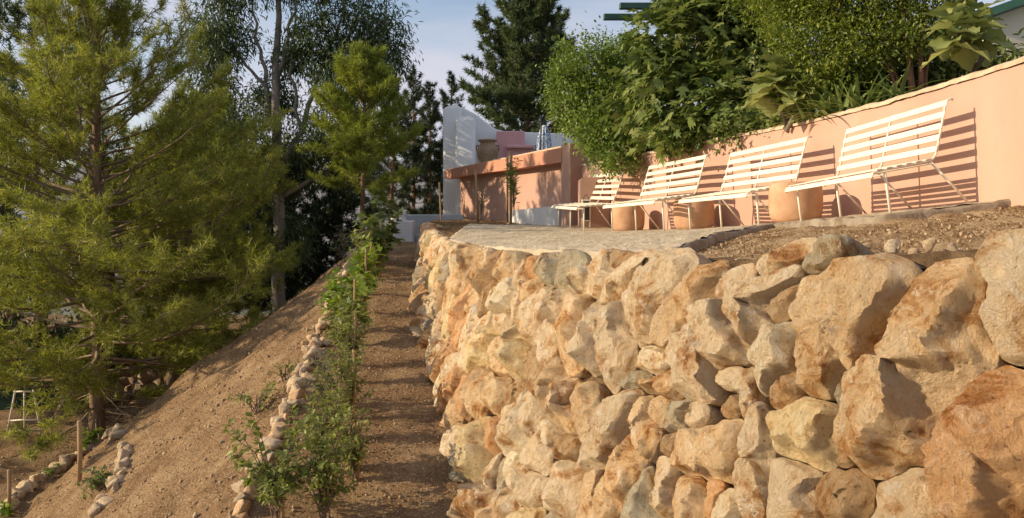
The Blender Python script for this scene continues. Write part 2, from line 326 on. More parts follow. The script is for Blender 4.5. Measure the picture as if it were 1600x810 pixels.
def grid(xs, ys, fz):
    X, Y = np.meshgrid(xs, ys); V = np.stack([X, Y, fz(X, Y)], -1).reshape(-1, 3); n = len(xs)
    i = np.arange(len(ys) - 1)[:, None] * n + np.arange(n - 1)[None]; i = i.ravel()
    return V, np.stack([i, i + 1, i + n + 1, i + n], -1)
gx = np.unique(np.concatenate([np.linspace(-60, -12, 60), np.arange(-12, 1.6, .09), np.linspace(1.6, 60, 50)]))
gy = np.unique(np.concatenate([np.linspace(-6, 4, 30), np.arange(4, 20, .10), np.linspace(20, 45, 90), np.linspace(45, 150, 30)]))
V, Fc = grid(gx, gy, ground)
tag(build('ground', V, Fc, M['dirt'], smooth=True), kind='structure')
# far valley and hills
vx = np.linspace(-4500, 4500, 90); vy = np.concatenate([np.linspace(130, 800, 25), np.linspace(850, 5200, 40)])
def valley(X, Y):
    q = np.stack([X, Y, 0 * X], -1)
    h = -32 + fbm(q * .006, 3) * 6 + np.maximum(Y - 1400, 0) * .055 * (1 + .55 * fbm(q * .0011, 4)) + .01 * np.maximum(Y - 300, 0)
    return h
V, Fc = grid(vx, vy, valley); tag(build('hills', V, Fc, M['hill'], smooth=True), kind='structure')
sx = np.linspace(-700, 700, 120); sy = np.linspace(110, 900, 80)
V, Fc = grid(sx, sy, lambda X, Y: -30.6 + fbm(np.stack([X, Y, 0 * X], -1) * .02, 3) * 2.5)
tag(build('valley_floor', V, Fc, M['valley'], smooth=True), kind='structure')
# sides and back of the land beyond the view
b = MB(); b.add([(-5000, -4000, -34), (5000, -4000, -34), (5000, 5300, -34), (-5000, 5300, -34)], [(0, 1, 2, 3)])
tag(b.build('outer_plain', M['valley']), kind='structure')

# terrace earth behind the boulder wall
def strip(x0, x1, z0, z1, ys, ns, amp=.02, freq=6, lift=0.0):
    s = np.linspace(0, 1, ns)[None, :]; Y = np.asarray(ys)[:, None]
    X = x0(Y) * (1 - s) + x1(Y) * s; Z = z0(Y) * (1 - s) + z1(Y) * s; Y = Y + 0 * s
    q = np.stack([X, Y, 0 * X], -1); Z = Z + fbm(q * freq, 3) * amp + lift
    V = np.stack([X, Y, Z], -1).reshape(-1, 3); i = (np.arange(len(ys) - 1)[:, None] * ns + np.arange(ns - 1)[None]).ravel()
    return V, np.stack([i, i + 1, i + ns + 1, i + ns], -1)
def terrace_z(X, Y):
    s = np.clip((X - xt(Y)) / (xw(Y) - xt(Y)), 0, 1); return zt(Y) * (1 - s) + zw(Y) * s
V, Fc = strip(lambda y: xt(y) + .02, lambda y: xw(y) + .1, lambda y: zt(y) - .06, lambda y: zw(y) - .03, np.concatenate([np.arange(-2, 8, .045), np.arange(8, 26.5, .09)]), 90, .045, 5)
tag(build('terrace_ground', V, Fc, M['dirt_top'], smooth=True), kind='structure')
# rough paving: two raised sheets, edged by a kerb where they meet the earth
cx = itp([(5.3, .95), (6.3, 1.46), (7.4, 2.05), (8.6, 2.92), (8.7, 3.6), (9.0, 3.9)])
def pv_right(y): return np.minimum(np.where(y < 8.75, cx(y), 99), xw(y) + .05)
ysp = np.concatenate([np.arange(5.3, 8.7, .05), np.arange(8.7, 16.5, .06)])
def pav_z(x, y): return terrace_z(x, y)
V, Fc = strip(lambda y: xt(y) + .05 + .25 * np.maximum(y - 12.6, 0) * .9, pv_right, lambda y: pav_z(xt(y) + .16, y), lambda y: pav_z(pv_right(y), y), ysp, 70, .012, 9, .03)
nc_ = len(V); top_ = V.reshape(-1, 70, 3)[:, 0]; sk = top_ - (0, 0, .3); V = np.concatenate([V, sk]); i_ = np.arange(len(top_) - 1); Fc = np.concatenate([Fc, np.stack([i_ * 70, (i_ + 1) * 70, nc_ + i_ + 1, nc_ + i_], -1)])
n2_ = len(V); fr = V[:70]; V = np.concatenate([V, fr - (0, 0, .35)]); i_ = np.arange(69); Fc = np.concatenate([Fc, np.stack([i_, i_ + 1, n2_ + i_ + 1, n2_ + i_], -1)])
tag(build('paving', V, Fc, M['paving'], smooth=True), kind='structure')
lx0 = itp([(6.45, 3.12), (7.4, 3.04), (8.62, 2.94)])
V, Fc = strip(lx0, lambda y: xw(y) + .05, lambda y: pav_z(lx0(y), y), zw, np.arange(6.45, 8.75, .06), 24, .01, 9, .028)
tag(build('paving_ledge', V, Fc, M['paving'], smooth=True), kind='structure')
def kerb(name, pts, w, h, lift):
    pts = np.array(pts, float); out = []
    for i in range(len(pts) - 1):
        n = max(2, int(np.linalg.norm(pts[i + 1] - pts[i]) / .06)); t = np.linspace(0, 1, n, endpoint=False)[:, None]; out.append(pts[i] * (1 - t) + pts[i + 1] * t)
    c = np.concatenate(out + [pts[-1:]]); tn = np.gradient(c, axis=0); tn /= np.linalg.norm(tn, axis=1, keepdims=True); nn = np.stack([tn[:, 1], -tn[:, 0]], -1)
    z = terrace_z(c[:, 0], c[:, 1]) + lift; V = []
    for (o, dz) in ((-w / 2, -.25), (-w / 2, h - .02), (-w / 2 + .02, h), (w / 2 - .02, h), (w / 2, h - .02), (w / 2, -.25)):
        q = np.concatenate([c + nn * o, (z + dz)[:, None]], 1); q += np.stack([fbm(q * 7 + k, 4) for k in (0, 9, 20)], -1) * .022; V.append(q)
    V = np.stack(V, 1).reshape(-1, 3); m_ = 6; i = (np.arange(len(c) - 1)[:, None] * m_ + np.arange(m_ - 1)[None]).ravel()
    return tag(build(name, V, np.stack([i, i + 1, i + m_ + 1, i + m_], -1), M['concrete'], smooth=True), kind='structure')
kerb('kerb', [(.93, 5.2), (1.44, 6.26), (2.03, 7.36), (2.88, 8.52), (2.92, 8.5), (3.02, 7.4), (3.10, 6.42), (4.02, 6.42), (4.25, 6.45)], .09, .03, 0)

# ------------------------------------------------------------------ the boulder wall
wall_a = np.linspace(.6, 16.75, 700)                      # distance along, sampled by Y
mid = np.stack([(xb(wall_a) + xt(wall_a)) / 2, wall_a], -1)
arc = np.concatenate([[0], np.cumsum(np.linalg.norm(np.diff(mid, axis=0), axis=1))])
A_MAX = arc[-1]
def w_base(a): y = np.interp(a, arc, wall_a); return np.stack([xb(y), y, zp(y) - .08], -1)
def w_top(a): y = np.interp(a, arc, wall_a); return np.stack([xt(y), y, zt(y)], -1)
def w_h(a): return np.linalg.norm(w_top(a) - w_base(a), axis=-1)
def surf(a, b):
    B = w_base(a); T = w_top(a); h = w_h(a); v = (b / h)[..., None]
    return B + (T - B) * v
def w_normal(a, b):
    e = .05; ta = surf(a + e, b) - surf(a - e, b); tb = surf(a, b + e) - surf(a, b - e); n = np.cross(tb, ta); n /= np.linalg.norm(n, axis=-1, keepdims=True)
    return np.where(n[..., :1] > 0, -n, n)
ga, gv = np.meshgrid(np.linspace(0, A_MAX, 900), np.linspace(0, 1.1, 260)); gb = gv * w_h(ga); gp = surf(ga, gb)
gpx = 800 + F * gp[..., 0] / gp[..., 1]; gpy = HZ - F * gp[..., 2] / gp[..., 1]
def pix_ab(px, py):
    k = np.argmin((gpx - px) ** 2 + (gpy - py) ** 2); return np.array([ga.ravel()[k], gb.ravel()[k]])
def ab_pix(c):
    p = surf(np.array(c[0]), np.array(c[1])); return np.array([800 + F * p[0] / p[1], HZ - F * p[2] / p[1]])
# boulders that can be made out in the photograph: centre, half-lengths and lean (pixels), tone
BOULDERS = [(1590,462,97,66,100,'c'),(1440,580,168,84,62,'o'),(1562,712,130,80,75,'r'),(1418,800,66,58,60,'c'),(1473,744,16,12,90,'o'),(1333,520,122,80,58,'o'),
(1257,467,48,15,68,'c'),(1188,482,78,40,58,'c'),(1224,478,42,20,62,'b'),(1222,410,46,17,30,'c'),(1288,400,40,18,40,'g'),(1213,560,62,38,55,'w'),(1233,606,32,26,45,'b'),
(1175,612,52,18,75,'c'),(1266,678,60,50,75,'y'),(1328,612,36,18,80,'g'),(1323,695,38,17,80,'b'),(1187,725,82,22,88,'c'),(1245,777,60,46,90,'c'),(1324,775,50,45,20,'b'),
(1115,707,64,42,20,'o'),(1090,648,27,15,80,'c'),(1071,645,33,20,60,'g'),(1058,696,30,17,75,'b'),(1012,672,62,17,75,'o'),(1030,636,42,12,70,'o'),(1036,772,52,20,85,'c'),
(1080,777,46,24,85,'o'),(1116,775,36,13,85,'r'),(1138,797,30,17,80,'w'),(986,735,78,18,72,'o'),(955,675,84,22,65,'c'),(953,790,46,28,70,'o'),(982,445,62,16,50,'c'),
(1030,465,78,42,62,'c'),(1075,485,82,26,55,'o'),(1149,446,36,15,35,'c'),(1118,545,84,50,55,'c'),(968,530,78,24,95,'c'),(1022,562,28,22,40,'w'),(993,592,28,13,20,'g'),
(945,430,44,20,75,'c'),(975,412,22,16,30,'b'),(1045,602,42,18,40,'o'),(797,420,26,16,75,'o'),(799,462,36,15,70,'w'),(819,432,22,10,80,'c'),(840,420,17,12,60,'r'),
(864,424,25,12,85,'g'),(893,420,32,17,60,'g'),(915,440,27,17,45,'w'),(887,478,33,15,85,'c'),(903,520,64,17,78,'o'),(931,520,62,14,88,'c'),(847,495,46,18,75,'c'),
(864,541,43,15,85,'c'),(815,545,52,14,88,'y'),(836,458,29,11,75,'o'),(842,572,36,14,85,'b'),(786,505,23,12,60,'c'),(790,560,31,13,80,'o'),(708,700,36,10,75,'c'),
(728,708,31,11,90,'g'),(752,712,54,17,82,'y'),(775,682,29,10,80,'r'),(746,790,42,25,70,'c'),(812,665,62,17,82,'w'),(814,737,50,13,95,'w'),(792,745,36,10,85,'g'),
(755,615,39,13,85,'o'),(733,617,33,8,90,'r'),(783,620,33,13,80,'o'),(815,616,26,12,70,'b'),(836,640,39,12,80,'c'),(872,612,44,22,95,'o'),(866,673,37,17,70,'w'),
(897,640,56,22,100,'o'),(922,655,56,18,95,'o'),(893,704,30,23,20,'b'),(884,762,46,30,85,'c'),(849,706,39,14,80,'c'),(834,767,37,16,75,'c'),(798,787,33,16,60,'c'),
(931,772,52,18,85,'o'),(1395,640,24,30,90,'c'),(1150,640,22,18,30,'b'),(1140,590,24,20,45,'c')]
TONES = dict(c=(1.03, 1.0, .98), o=(1.02, .91, .79), r=(.97, .73, .56), w=(1.1, 1.12, 1.12), g=(.70, .74, .76), b=(.72, .60, .49), y=(1.05, 1.02, .86))
sites = []
for (px, py, ma, mi, an, tn) in BOULDERS:
    if px > 1360 and py > 600 and tn == 'c' and ma == 24: continue
    c = pix_ab(px, py); e = .02
    J = np.stack([(ab_pix(c + (e, 0)) - ab_pix(c - (e, 0))) / (2 * e), (ab_pix(c + (0, e)) - ab_pix(c - (0, e))) / (2 * e)], 1); Ji = np.linalg.inv(J)
    t = R(an); v1 = Ji @ np.array([math.cos(t) * ma, -math.sin(t) * ma]); v2 = Ji @ np.array([math.sin(t) * mi, math.cos(t) * mi])
    for v in (v1, v2):
        l = np.linalg.norm(v)
        if l > .55: v *= .55 / l
    sites.append(dict(c=c, E=np.stack([v1, v2], 1), tone=TONES[tn], traced=True))
def sdist(s, p):
    q = (p - s['c']) @ s['Ei'].T; return (np.abs(q) ** 2.4).sum(-1) ** (1 / 2.4)
for s in sites: s['Ei'] = np.linalg.inv(s['E'])
r2 = random.Random(11)
YA = lambda a: float(np.interp(a, arc, wall_a))
SC = np.array([s['c'] for s in sites]); SE = np.array([s['Ei'] for s in sites]); SR = np.array([max(.12, .5 * np.linalg.norm(s['E'], axis=0).sum()) for s in sites])
for (tries, rmin, rmax, k) in ((1500, .19, .25, 1.9), (2600, .14, .19, 1.8), (3600, .10, .135, 1.72)):
    aT = np.array([r2.uniform(.05, A_MAX - .05) for _ in range(tries)]); bT = np.array([r2.random() for _ in range(tries)]); hT = w_h(aT); bT = .03 + bT * (hT - .05)
    pT = surf(aT, bT); pyT = HZ - F * pT[:, 2] / pT[:, 1]; pxT = 800 + F * pT[:, 0] / pT[:, 1]
    for q in range(tries):
        off = pyT[q] > 850 or pxT[q] > 1650
        if off and rmax < .2: continue
        r_ = r2.uniform(rmin, rmax) * (1.25 if off else 1.0); p = np.array([aT[q], bT[q]])
        nb = np.einsum('nij,nj->ni', SE, p - SC); dd = (np.abs(nb) ** 2.4).sum(1) ** (1 / 2.4)
        if (dd < 1 + .75 * r_ / SR).any(): continue
        if pxT[q] > 940 and (bT[q] > hT[q] - .22 or pxT[q] > 1480 or rmax < .14) and not off: continue
        t = R(90 + r2.uniform(-32, 32) + (90 if r2.random() < .12 else 0)); e1 = np.array([math.cos(t), math.sin(t)]) * r_ * r2.uniform(1.15, 1.6); e2 = np.array([-math.sin(t), math.cos(t)]) * r_ * r2.uniform(.75, 1.05)
        s = dict(c=p, E=np.stack([e1, e2], 1), tone=TONES[r2.choice('ccccoowycgrb')], traced=False); s['Ei'] = np.linalg.inv(s['E']); sites.append(s)
        SC = np.vstack([SC, p]); SE = np.concatenate([SE, s['Ei'][None]]); SR = np.append(SR, max(.12, .5 * np.linalg.norm(s['E'], axis=0).sum()))
print('boulders', len(sites))
wall_root = thing('boulder_retaining_wall', (0.0, 7.0, -2.7), 'long curving retaining wall of big cream and ochre limestone boulders beside the path', 'wall')
wo = np.array(wall_root['_o'])
CEN = np.array([s['c'] for s in sites])
def make_boulder(i, s):
    c = s['c']; l1, l2 = np.linalg.norm(s['E'], axis=0); size = math.sqrt(l1 * l2); p3 = surf(np.array(c[0]), np.array(c[1])); pixr = size * F / p3[1]
    n, m = (88, 30) if pixr > 75 else (58, 20) if pixr > 32 else (36, 12) if pixr > 13 else (26, 8)
    rg = np.random.default_rng(100 + i)
    th = np.linspace(0, 2 * math.pi, n, endpoint=False); K = 90; rm = 1.45 * max(l1, l2)
    rr = np.linspace(.02, rm, K); D = np.stack([np.cos(th), np.sin(th)], -1); pts = c + D[:, None, :] * rr[None, :, None]
    wq = np.concatenate([pts * 5.0, np.full(pts.shape[:2] + (1,), 3.3)], -1); wp = pts + .035 * np.stack([vnoise(wq), vnoise(wq + 31)], -1) * min(1, size / .15)
    own = sdist(s, wp); oth = np.full(own.shape, 9.0)
    for j in np.where(np.linalg.norm(CEN - c, axis=1) < 1.5)[0]:
        if j != i: oth = np.minimum(oth, sdist(sites[j], wp))
    top = w_h(np.clip(pts[..., 0], 0, A_MAX)) + .05 + .05 * vnoise(np.concatenate([pts * 2.2, 0 * pts[..., :1]], -1))
    if s['traced']: top = top + .10
    bad = (own > oth) | (own > (1.12 if s['traced'] and size > .19 else 1.3)) | (pts[..., 1] > top) | (pts[..., 1] < -.12) | (pts[..., 0] > A_MAX + .03)
    first = np.where(bad.any(1), bad.argmax(1), K - 1); Rr = np.maximum(rr[first] - .005, .03)
    Rr = (np.roll(Rr, 1) + 2 * Rr + np.roll(Rr, -1)) / 4
    # profile: front dome with facets, then the flank running back into the bank
    rho = np.sin(np.linspace(0, 1, m) * math.pi / 2) ** 1.0
    rad = rho[None, :] * Rr[:, None]; q = D[:, None, :] * rad[..., None]
    qn = q / max(size, 1e-3); e = (1 - np.minimum(rho, 1) ** 9) ** .5
    f = None                                           # a few broad broken faces meeting in ridges
    for k in range(5):
        az = rg.uniform(0, 6.28); g = rg.uniform(.12, .75); pl = rg.uniform(.72, 1.1) - g * (qn @ np.array([math.cos(az), math.sin(az)]))
        f = pl if f is None else np.minimum(f, pl)
    bulge = size * rg.uniform(.5, .85); tilt = qn @ np.array([rg.uniform(-.30, .10), rg.uniform(-.2, .2)])
    face = bulge * (np.clip(f, -.1, 1.2) + .2 + tilt)
    # chiselled flanks: distance from the outline times a slope that changes from side to side
    nse = rg.integers(5, 9); ks = rg.uniform(.9, 3.2, nse + 1); ks[-1] = ks[0]; kth = np.interp(th, np.linspace(0, 2 * math.pi, nse + 1), ks); jag = 1 + .25 * vnoise(np.stack([D[:, 0] * 3, D[:, 1] * 3, np.full(n, i * 1.7)], -1))
    flank = (1 - rho[None, :]) * Rr[:, None] * (kth * jag)[:, None]
    h = np.minimum(face, flank + .004) - .006
    A = c[0] + q[..., 0]; Bb = c[1] + q[..., 1]
    base = surf(A, Bb); nrm = w_normal(np.array(c[0]), np.array(c[1]))[None, None]
    pos = base + nrm * h[..., None]
    # broken faces: nearest-point chips, each with a step and a slope of its own
    nch = 24; cc = rg.uniform(-1.3, 1.3, (nch, 2)); cg = rg.uniform(-.42, .42, (nch, 2)); c0 = rg.uniform(-.10, .10, nch)
    wn_ = qn + .16 * np.stack([vnoise(pos * 6), vnoise(pos * 6 + 40)], -1); dc = ((wn_[..., None, :] - cc) ** 2).sum(-1); kk = dc.argmin(-1)
    chip = (c0[kk] + ((wn_ - cc[kk]) * cg[kk]).sum(-1)) * size
    nz = fbm(pos * 3.5 + i, 3, .5) * .06 * size + chip * (.45 if size < .17 else 0.0) + (np.abs(fbm(pos * 6 + 3 * i, 5, .6)) - .3) * -.034 * min(1.5, size / .2) + fbm(pos * 26, 3) * .0045
    pos = pos + nrm * (nz * (1 - .55 * rho[None, :] ** 4))[..., None]
    lat = np.stack([fbm(pos * 8 + 50, 3), fbm(pos * 8 + 90, 3), fbm(pos * 8 + 130, 3)], -1) * .014 * min(1.2, size / .2); pos = pos + lat * (rho[None, :, None] ** 2)
    back = []
    for (sc, dp) in ((.985, .07), (.94, .17), (.8, .32)):
        qq = D * (Rr * sc)[:, None]; back.append(surf(c[0] + qq[:, 0], c[1] + qq[:, 1]) - nrm[0] * dp * min(1.2, .5 + size * 2.5))
    pos = np.concatenate([pos] + [b_[:, None] for b_ in back], 1); mm = pos.shape[1]
    V = pos.reshape(-1, 3); ii = np.arange(n)[:, None] * mm; jj = np.arange(mm - 1)[None]; nx = (np.arange(n)[:, None] + 1) % n * mm
    Q = np.stack([ii + jj, ii + jj + 1, nx + jj + 1, nx + jj], -1).reshape(-1, 4)
    Q = Q[:, ::-1]
    o = build('boulder', V, Q, M['stone'], wall_root, smooth=True, origin=None)
    # move the mesh origin to the boulder itself
    o.data.set_sharp_from_angle(angle=R(30)); loc = p3 - wo; o.data.transform(Matrix.Translation(Vector(-loc))); o.location = loc
    t = np.array(s['tone']) * rg.uniform(.94, 1.12) ; o.color = (*t, 1)
    return o
for i, s in enumerate(sites): make_boulder(i, s)
# earth showing between the boulders
V, Fc = [], []
aa = np.linspace(0, A_MAX + .1, 240); vv = np.linspace(-.05, 1.02, 34); AA, VV = np.meshgrid(aa, vv); Bq = VV * w_h(np.clip(AA, 0, A_MAX))
S_ = surf(np.clip(AA, 0, A_MAX), Bq); N_ = w_normal(np.clip(AA, .1, A_MAX - .1), np.clip(Bq, .1, None)); S_ = S_ + N_ * (-.11 + fbm(S_ * 5, 4)[..., None] * .045)
S_ = np.concatenate([S_, S_[-1:] + np.array([.25, .08, .015])]); vv = np.append(vv, 1.1)
i_ = (np.arange(len(vv) - 1)[:, None] * len(aa) + np.arange(len(aa) - 1)[None]).ravel()
tag(build('packed_earth', S_.reshape(-1, 3), np.stack([i_, i_ + 1, i_ + len(aa) + 1, i_ + len(aa)], -1), M['core'], wall_root, smooth=True), kind='stuff')

# rocks: a handful of irregular shapes shared by the loose stones
def rock_mesh(seed, sub=2):
    import bmesh
    bm = bmesh.new(); bmesh.ops.create_icosphere(bm, subdivisions=sub, radius=1); V = np.array([v.co[:] for v in bm.verts]); Fc = np.array([[v.index for v in f.verts] for f in bm.faces]); bm.free()
    rg = np.random.default_rng(seed); 
    for k in range(15):
        d = rg.normal(size=3); d /= np.linalg.norm(d); c = rg.uniform(.42, .78); t = V @ d; V = V - np.maximum(t - c, 0)[:, None] * d
    V = V * (1 + .05 * fbm(V * 3.1 + seed, 3)[:, None]) * rg.uniform(.85, 1.4, 3)
    return mesh('rock', V, Fc, False)
ROCKS = [rock_mesh(k, 3) for k in range(8)]
for r_ in ROCKS: r_.materials.append(M['rock'])
def put_rock(parent, p, size, rnd, name='stone', tone=None, flat=1.0):
    o = obj(name, ROCKS[rnd.randrange(8)], None, parent); o.location = Vector(p) - (Vector(parent['_o']) if parent else Vector())
    o.rotation_euler = (rnd.uniform(-.5, .5), rnd.uniform(-.5, .5), rnd.uniform(0, 6.28)); o.scale = (size * rnd.uniform(.8, 1.25), size * rnd.uniform(.8, 1.2), size * flat * rnd.uniform(.75, 1.1))
    t = tone or rnd.choice(((1, 1, 1), (1.08, 1.02, .95), (.85, .84, .84), (1.05, .85, .72))); k = rnd.uniform(.85, 1.1); o.color = (t[0] * k, t[1] * k, t[2] * k, 1)
    return o
rr_ = random.Random(5)
ed = thing('stone_edging', (-2.6, 10, -2.0), 'row of pale rough stones edging the earth bank left of the path', 'edging')
y = 6.0
while y < 17.6:
    sz = rr_.uniform(.075, .13); x = float(xr(y)) + rr_.uniform(-.05, .05); put_rock(ed, (x, y, float(ground(x, y)) + sz * .30), sz, rr_, 'stone', rr_.choice(((1.15, 1.12, 1.06), (1.05, 1.0, .95), (1.1, .95, .85), (.9, .88, .88))))
    if rr_.random() < .55:
        x2 = x + rr_.choice((-1, 1)) * rr_.uniform(.08, .16); s2 = sz * .7; put_rock(ed, (x2, y + .05, float(ground(x2, y)) + s2 * .45), s2, rr_)
    y += sz * rr_.uniform(.95, 1.25)
# two short stone borders round the planting pits at the foot of the slope
def ray_ground(px, py):
    ys = np.linspace(4, 40, 3000); X = (px - 800) / F * ys; Z = (HZ - py) / F * ys; g = ground(X, ys, False); k = np.where(Z <= g)[0]
    k = k[0] if len(k) else -1; return np.array([X[k], ys[k], g[k]])
def border(label, pix, sz0):
    pp = [ray_ground(*q) for q in pix]; t = thing('stone_border', pp[len(pp) // 2], label, 'border')
    for i in range(len(pp) - 1):
        d = np.linalg.norm(pp[i + 1][:2] - pp[i][:2]); n = max(1, int(d / (sz0 * .95)))
        for k in range(n):
            f = (k + rr_.uniform(-.2, .2)) / n; q = pp[i] * (1 - f) + pp[i + 1] * f; s = sz0 * rr_.uniform(.7, 1.25); x, y_ = q[0] + rr_.uniform(-.06, .06), q[1]
            put_rock(t, (x, y_, float(ground(x, y_)) + s * .3), s, rr_, 'stone', rr_.choice(((1.12, 1.08, 1.0), (1.0, .95, .9), (.85, .84, .84))))
border('low border of rough stones curving up to the foot of the pine trunk', [(15, 800), (50, 768), (75, 745), (110, 718), (150, 703), (185, 692)], .12)
border('second border of pale stones lower right of the pine, running down the slope', [(150, 803), (175, 770), (190, 745), (196, 722), (192, 705)], .12)
# loose rocks by the wall and on the terrace edge
t = None
for k, (px, py, sz) in enumerate([(1322, 391, .07), (1395, 392, .06), (1350, 388, .03), (1450, 387, .05), (1425, 396, .025), (1490, 391, .03), (1250, 385, .03), (1270, 391, .035)]):
    g = None
    for yy in np.linspace(3, 7, 400):
        x = (px - 800) / F * yy
        if (HZ - py) / F * yy <= terrace_z(x, yy): g = (x, yy, terrace_z(x, yy)); break
    if g is None: continue
    o = put_rock(None, (g[0], g[1], g[2] + sz * .2), sz, rr_, 'loose_rock')
    tag(o, ['squat brown rock lying on the terrace earth, left of the other loose rocks', 'rough rock on the terrace earth above the tall leaning boulder', 'small grey rock on the terrace earth between two larger ones', 'dark rock half buried behind the big leaning boulder', 'small rock on the earth just above the ochre boulder', 'rough rock nearest the rounded boulder at the right edge', 'pebble-sized rock, leftmost of those on the terrace earth', 'second rock from the left on the terrace earth, above a thin pale slab'][k], 'rock', 'loose rocks on the terrace edge')
for k, (px, py, sz, lb) in enumerate([(676, 590, .15, 'brown block of stone fallen at the foot of the boulder wall'), (665, 530, .06, 'small stone lying against the foot of the far boulder wall')]):
    ys = np.linspace(6, 16, 1500); zz = zp(ys); j = np.argmin(np.abs(HZ - F * zz / ys - py)); yy = ys[j]; x = (px - 800) / F * yy
    tag(put_rock(None, (x, yy, zp(yy) + sz * .4), sz, rr_, 'fallen_stone'), lb, 'stone', 'stones fallen on the path')

# gravel and clods strewn over path, bank and terrace
def strew(name, X, Y, fz, size, label, mtl):
    n = len(X); ico = rock_mesh(99, 1); v0 = np.array([v.co[:] for v in ico.vertices]); f0 = np.array([list(p.vertices) for p in ico.polygons])
    th = rng.uniform(0, 6.28, n); c, s_ = np.cos(th), np.sin(th); sc = size[:, None] * rng.uniform(.6, 1.3, (n, 3)); V = v0[None] * sc[:, None, :]
    tl = rng.uniform(-.6, .6, n); V = np.stack([V[..., 0] * c[:, None] - V[..., 1] * s_[:, None], V[..., 0] * s_[:, None] + V[..., 1] * c[:, None], V[..., 2] + V[..., 0] * tl[:, None]], -1)
    V = V + np.stack([X, Y, fz(X, Y) + size * .25], -1)[:, None]
    Fq = f0[None] + (np.arange(n) * len(v0))[:, None, None]
    return tag(build(name, V.reshape(-1, 3), Fq.reshape(-1, 3), mtl), label, 'gravel', None, 'stuff')
n = 4800; Y_ = 5 + 13 * rng.random(n) ** 1.5; X_ = xr(Y_) + (xb(Y_) - xr(Y_)) * rng.random(n); sz = .005 + .022 * rng.random(n) ** 5
strew('path_gravel', X_, Y_, ground, sz, 'small stones and grit scattered over the earth path', M['pebble'])
n = 5500; Y_ = 6 + 13 * rng.random(n) ** 1.3; X_ = xr(Y_) - .1 - 7 * rng.random(n) ** 1.2; sz = .007 + .04 * rng.random(n) ** 6
strew('bank_gravel', X_, Y_, ground, sz, 'stones and clods strewn over the sloping earth bank', M['pebble'])
n = 4000; Y_ = 2.2 + 6 * rng.random(n) ** 1.1; s_ = rng.random(n) ** 1.2; lim = np.where(Y_ < 5.3, xw(Y_), np.minimum(np.where(Y_ < 6.5, 4.1, 2.95), 4.1)); x0_ = np.where(Y_ < 5.3, xt(Y_), cx(Y_) + .05); X_ = x0_ + (lim - x0_) * s_
sz = .004 + .020 * rng.random(n) ** 4
strew('terrace_gravel', X_, Y_, lambda x, y: terrace_z(x, y) - .045, sz, 'grit, chips and clods on the terrace earth behind the boulders', M['pebble'])

def litter(name, X, Y, fz, L, label):
    n = len(X); a = rng.uniform(0, 6.28, n); l = L * rng.uniform(.5, 1.3, n); d = np.stack([np.cos(a) * l, np.sin(a) * l, rng.uniform(-.1, .35, n) * l], -1); p = np.stack([X, Y, fz(X, Y) + .006], -1)
    s_ = np.stack([-np.sin(a), np.cos(a), 0 * a], -1) * .0022; V = np.stack([p - s_, p + s_, p + d + s_ * .4 + (0, 0, .004), p + d * .5 + (0, 0, .012)], 1).reshape(-1, 3); k = np.arange(n)[:, None] * 4
    return tag(build(name, V, np.concatenate([k + [[0, 1, 3]], k + [[1, 2, 3]], k + [[0, 3, 2]]]), M['litter']), label, 'litter', None, 'stuff')
n = 8000; Y_ = 2.2 + 6.4 * rng.random(n) ** 1.1; s_ = rng.random(n) ** .8; lim = np.where(Y_ < 6.5, 4.1, 2.95); x0_ = np.where(Y_ < 5.3, xt(Y_), cx(Y_) + .05); X_ = x0_ + (lim - x0_) * s_
litter('terrace_litter', X_, Y_, lambda x, y: terrace_z(x, y) - .05, .03, 'dry rusty pine needles and straw on the terrace earth')
n = 5000; Y_ = 12.5 + 8 * rng.random(n); X_ = xt(Y_) + 1.8 * rng.random(n) ** 1.5
litter('far_litter', X_, Y_, lambda x, y: terrace_z(x, y) - .02, .10, 'dry straw on the earth at the far end of the terrace')
n = 9000; Y_ = 5.5 + 12 * rng.random(n) ** 1.4; X_ = -9 + (xb(Y_) + 9) * rng.random(n) ** .7
litter('slope_litter', X_, Y_, ground, .06, 'dry twigs and needles strewn over path and bank')

# ------------------------------------------------------------------ garden wall
gw = thing('garden_wall', (3.5, 11, -.35), 'smooth peach rendered garden wall behind the white benches', 'wall')
ys = np.arange(-2, 17.3, .15); th_ = .24
ptn = np.stack([xw(ys), ys], -1); tn = np.gradient(ptn, axis=0); tn /= np.linalg.norm(tn, axis=1, keepdims=True); nn = np.stack([tn[:, 1], -tn[:, 0]], -1)
rows = []
for (o_, zf) in ((0, lambda y: zw(y) - .3), (0, lambda y: zwt(y)), (th_, lambda y: zwt(y)), (th_, lambda y: zw(y) - .3)):
    q = ptn + nn * o_; rows.append(np.stack([q[:, 0], q[:, 1], zf(ys)], -1))
V = np.stack(rows, 1).reshape(-1, 3); i_ = (np.arange(len(ys) - 1)[:, None] * 4 + np.arange(3)[None]).ravel()
Fq = [tuple(q) for q in np.stack([i_, i_ + 1, i_ + 5, i_ + 4], -1)] + [(0, 3, 2, 1), tuple(len(V) - 4 + k for k in (0, 1, 2, 3))]
build('wall_body', V, Fq, M['peach'], gw)
rows = []; yc = np.arange(-2, 17.3, .05); pc = np.stack([xw(yc), yc], -1); tc_ = np.gradient(pc, axis=0); tc_ /= np.linalg.norm(tc_, axis=1, keepdims=True); nc = np.stack([tc_[:, 1], -tc_[:, 0]], -1)
for (o_, dz) in ((-.022, .002), (-.03, .03), (.02, .06), (th_ + .02, .055), (th_ + .03, .003)):
    q = pc + nc * o_; w = np.stack([q[:, 0], q[:, 1], zwt(yc) + dz], -1); w += np.stack([fbm(w * 5 + 9 * k, 4) for k in range(3)], -1) * np.array([.012, .01, .010]); rows.append(w)
V = np.stack(rows, 1).reshape(-1, 3); i_ = (np.arange(len(yc) - 1)[:, None] * 5 + np.arange(4)[None]).ravel()
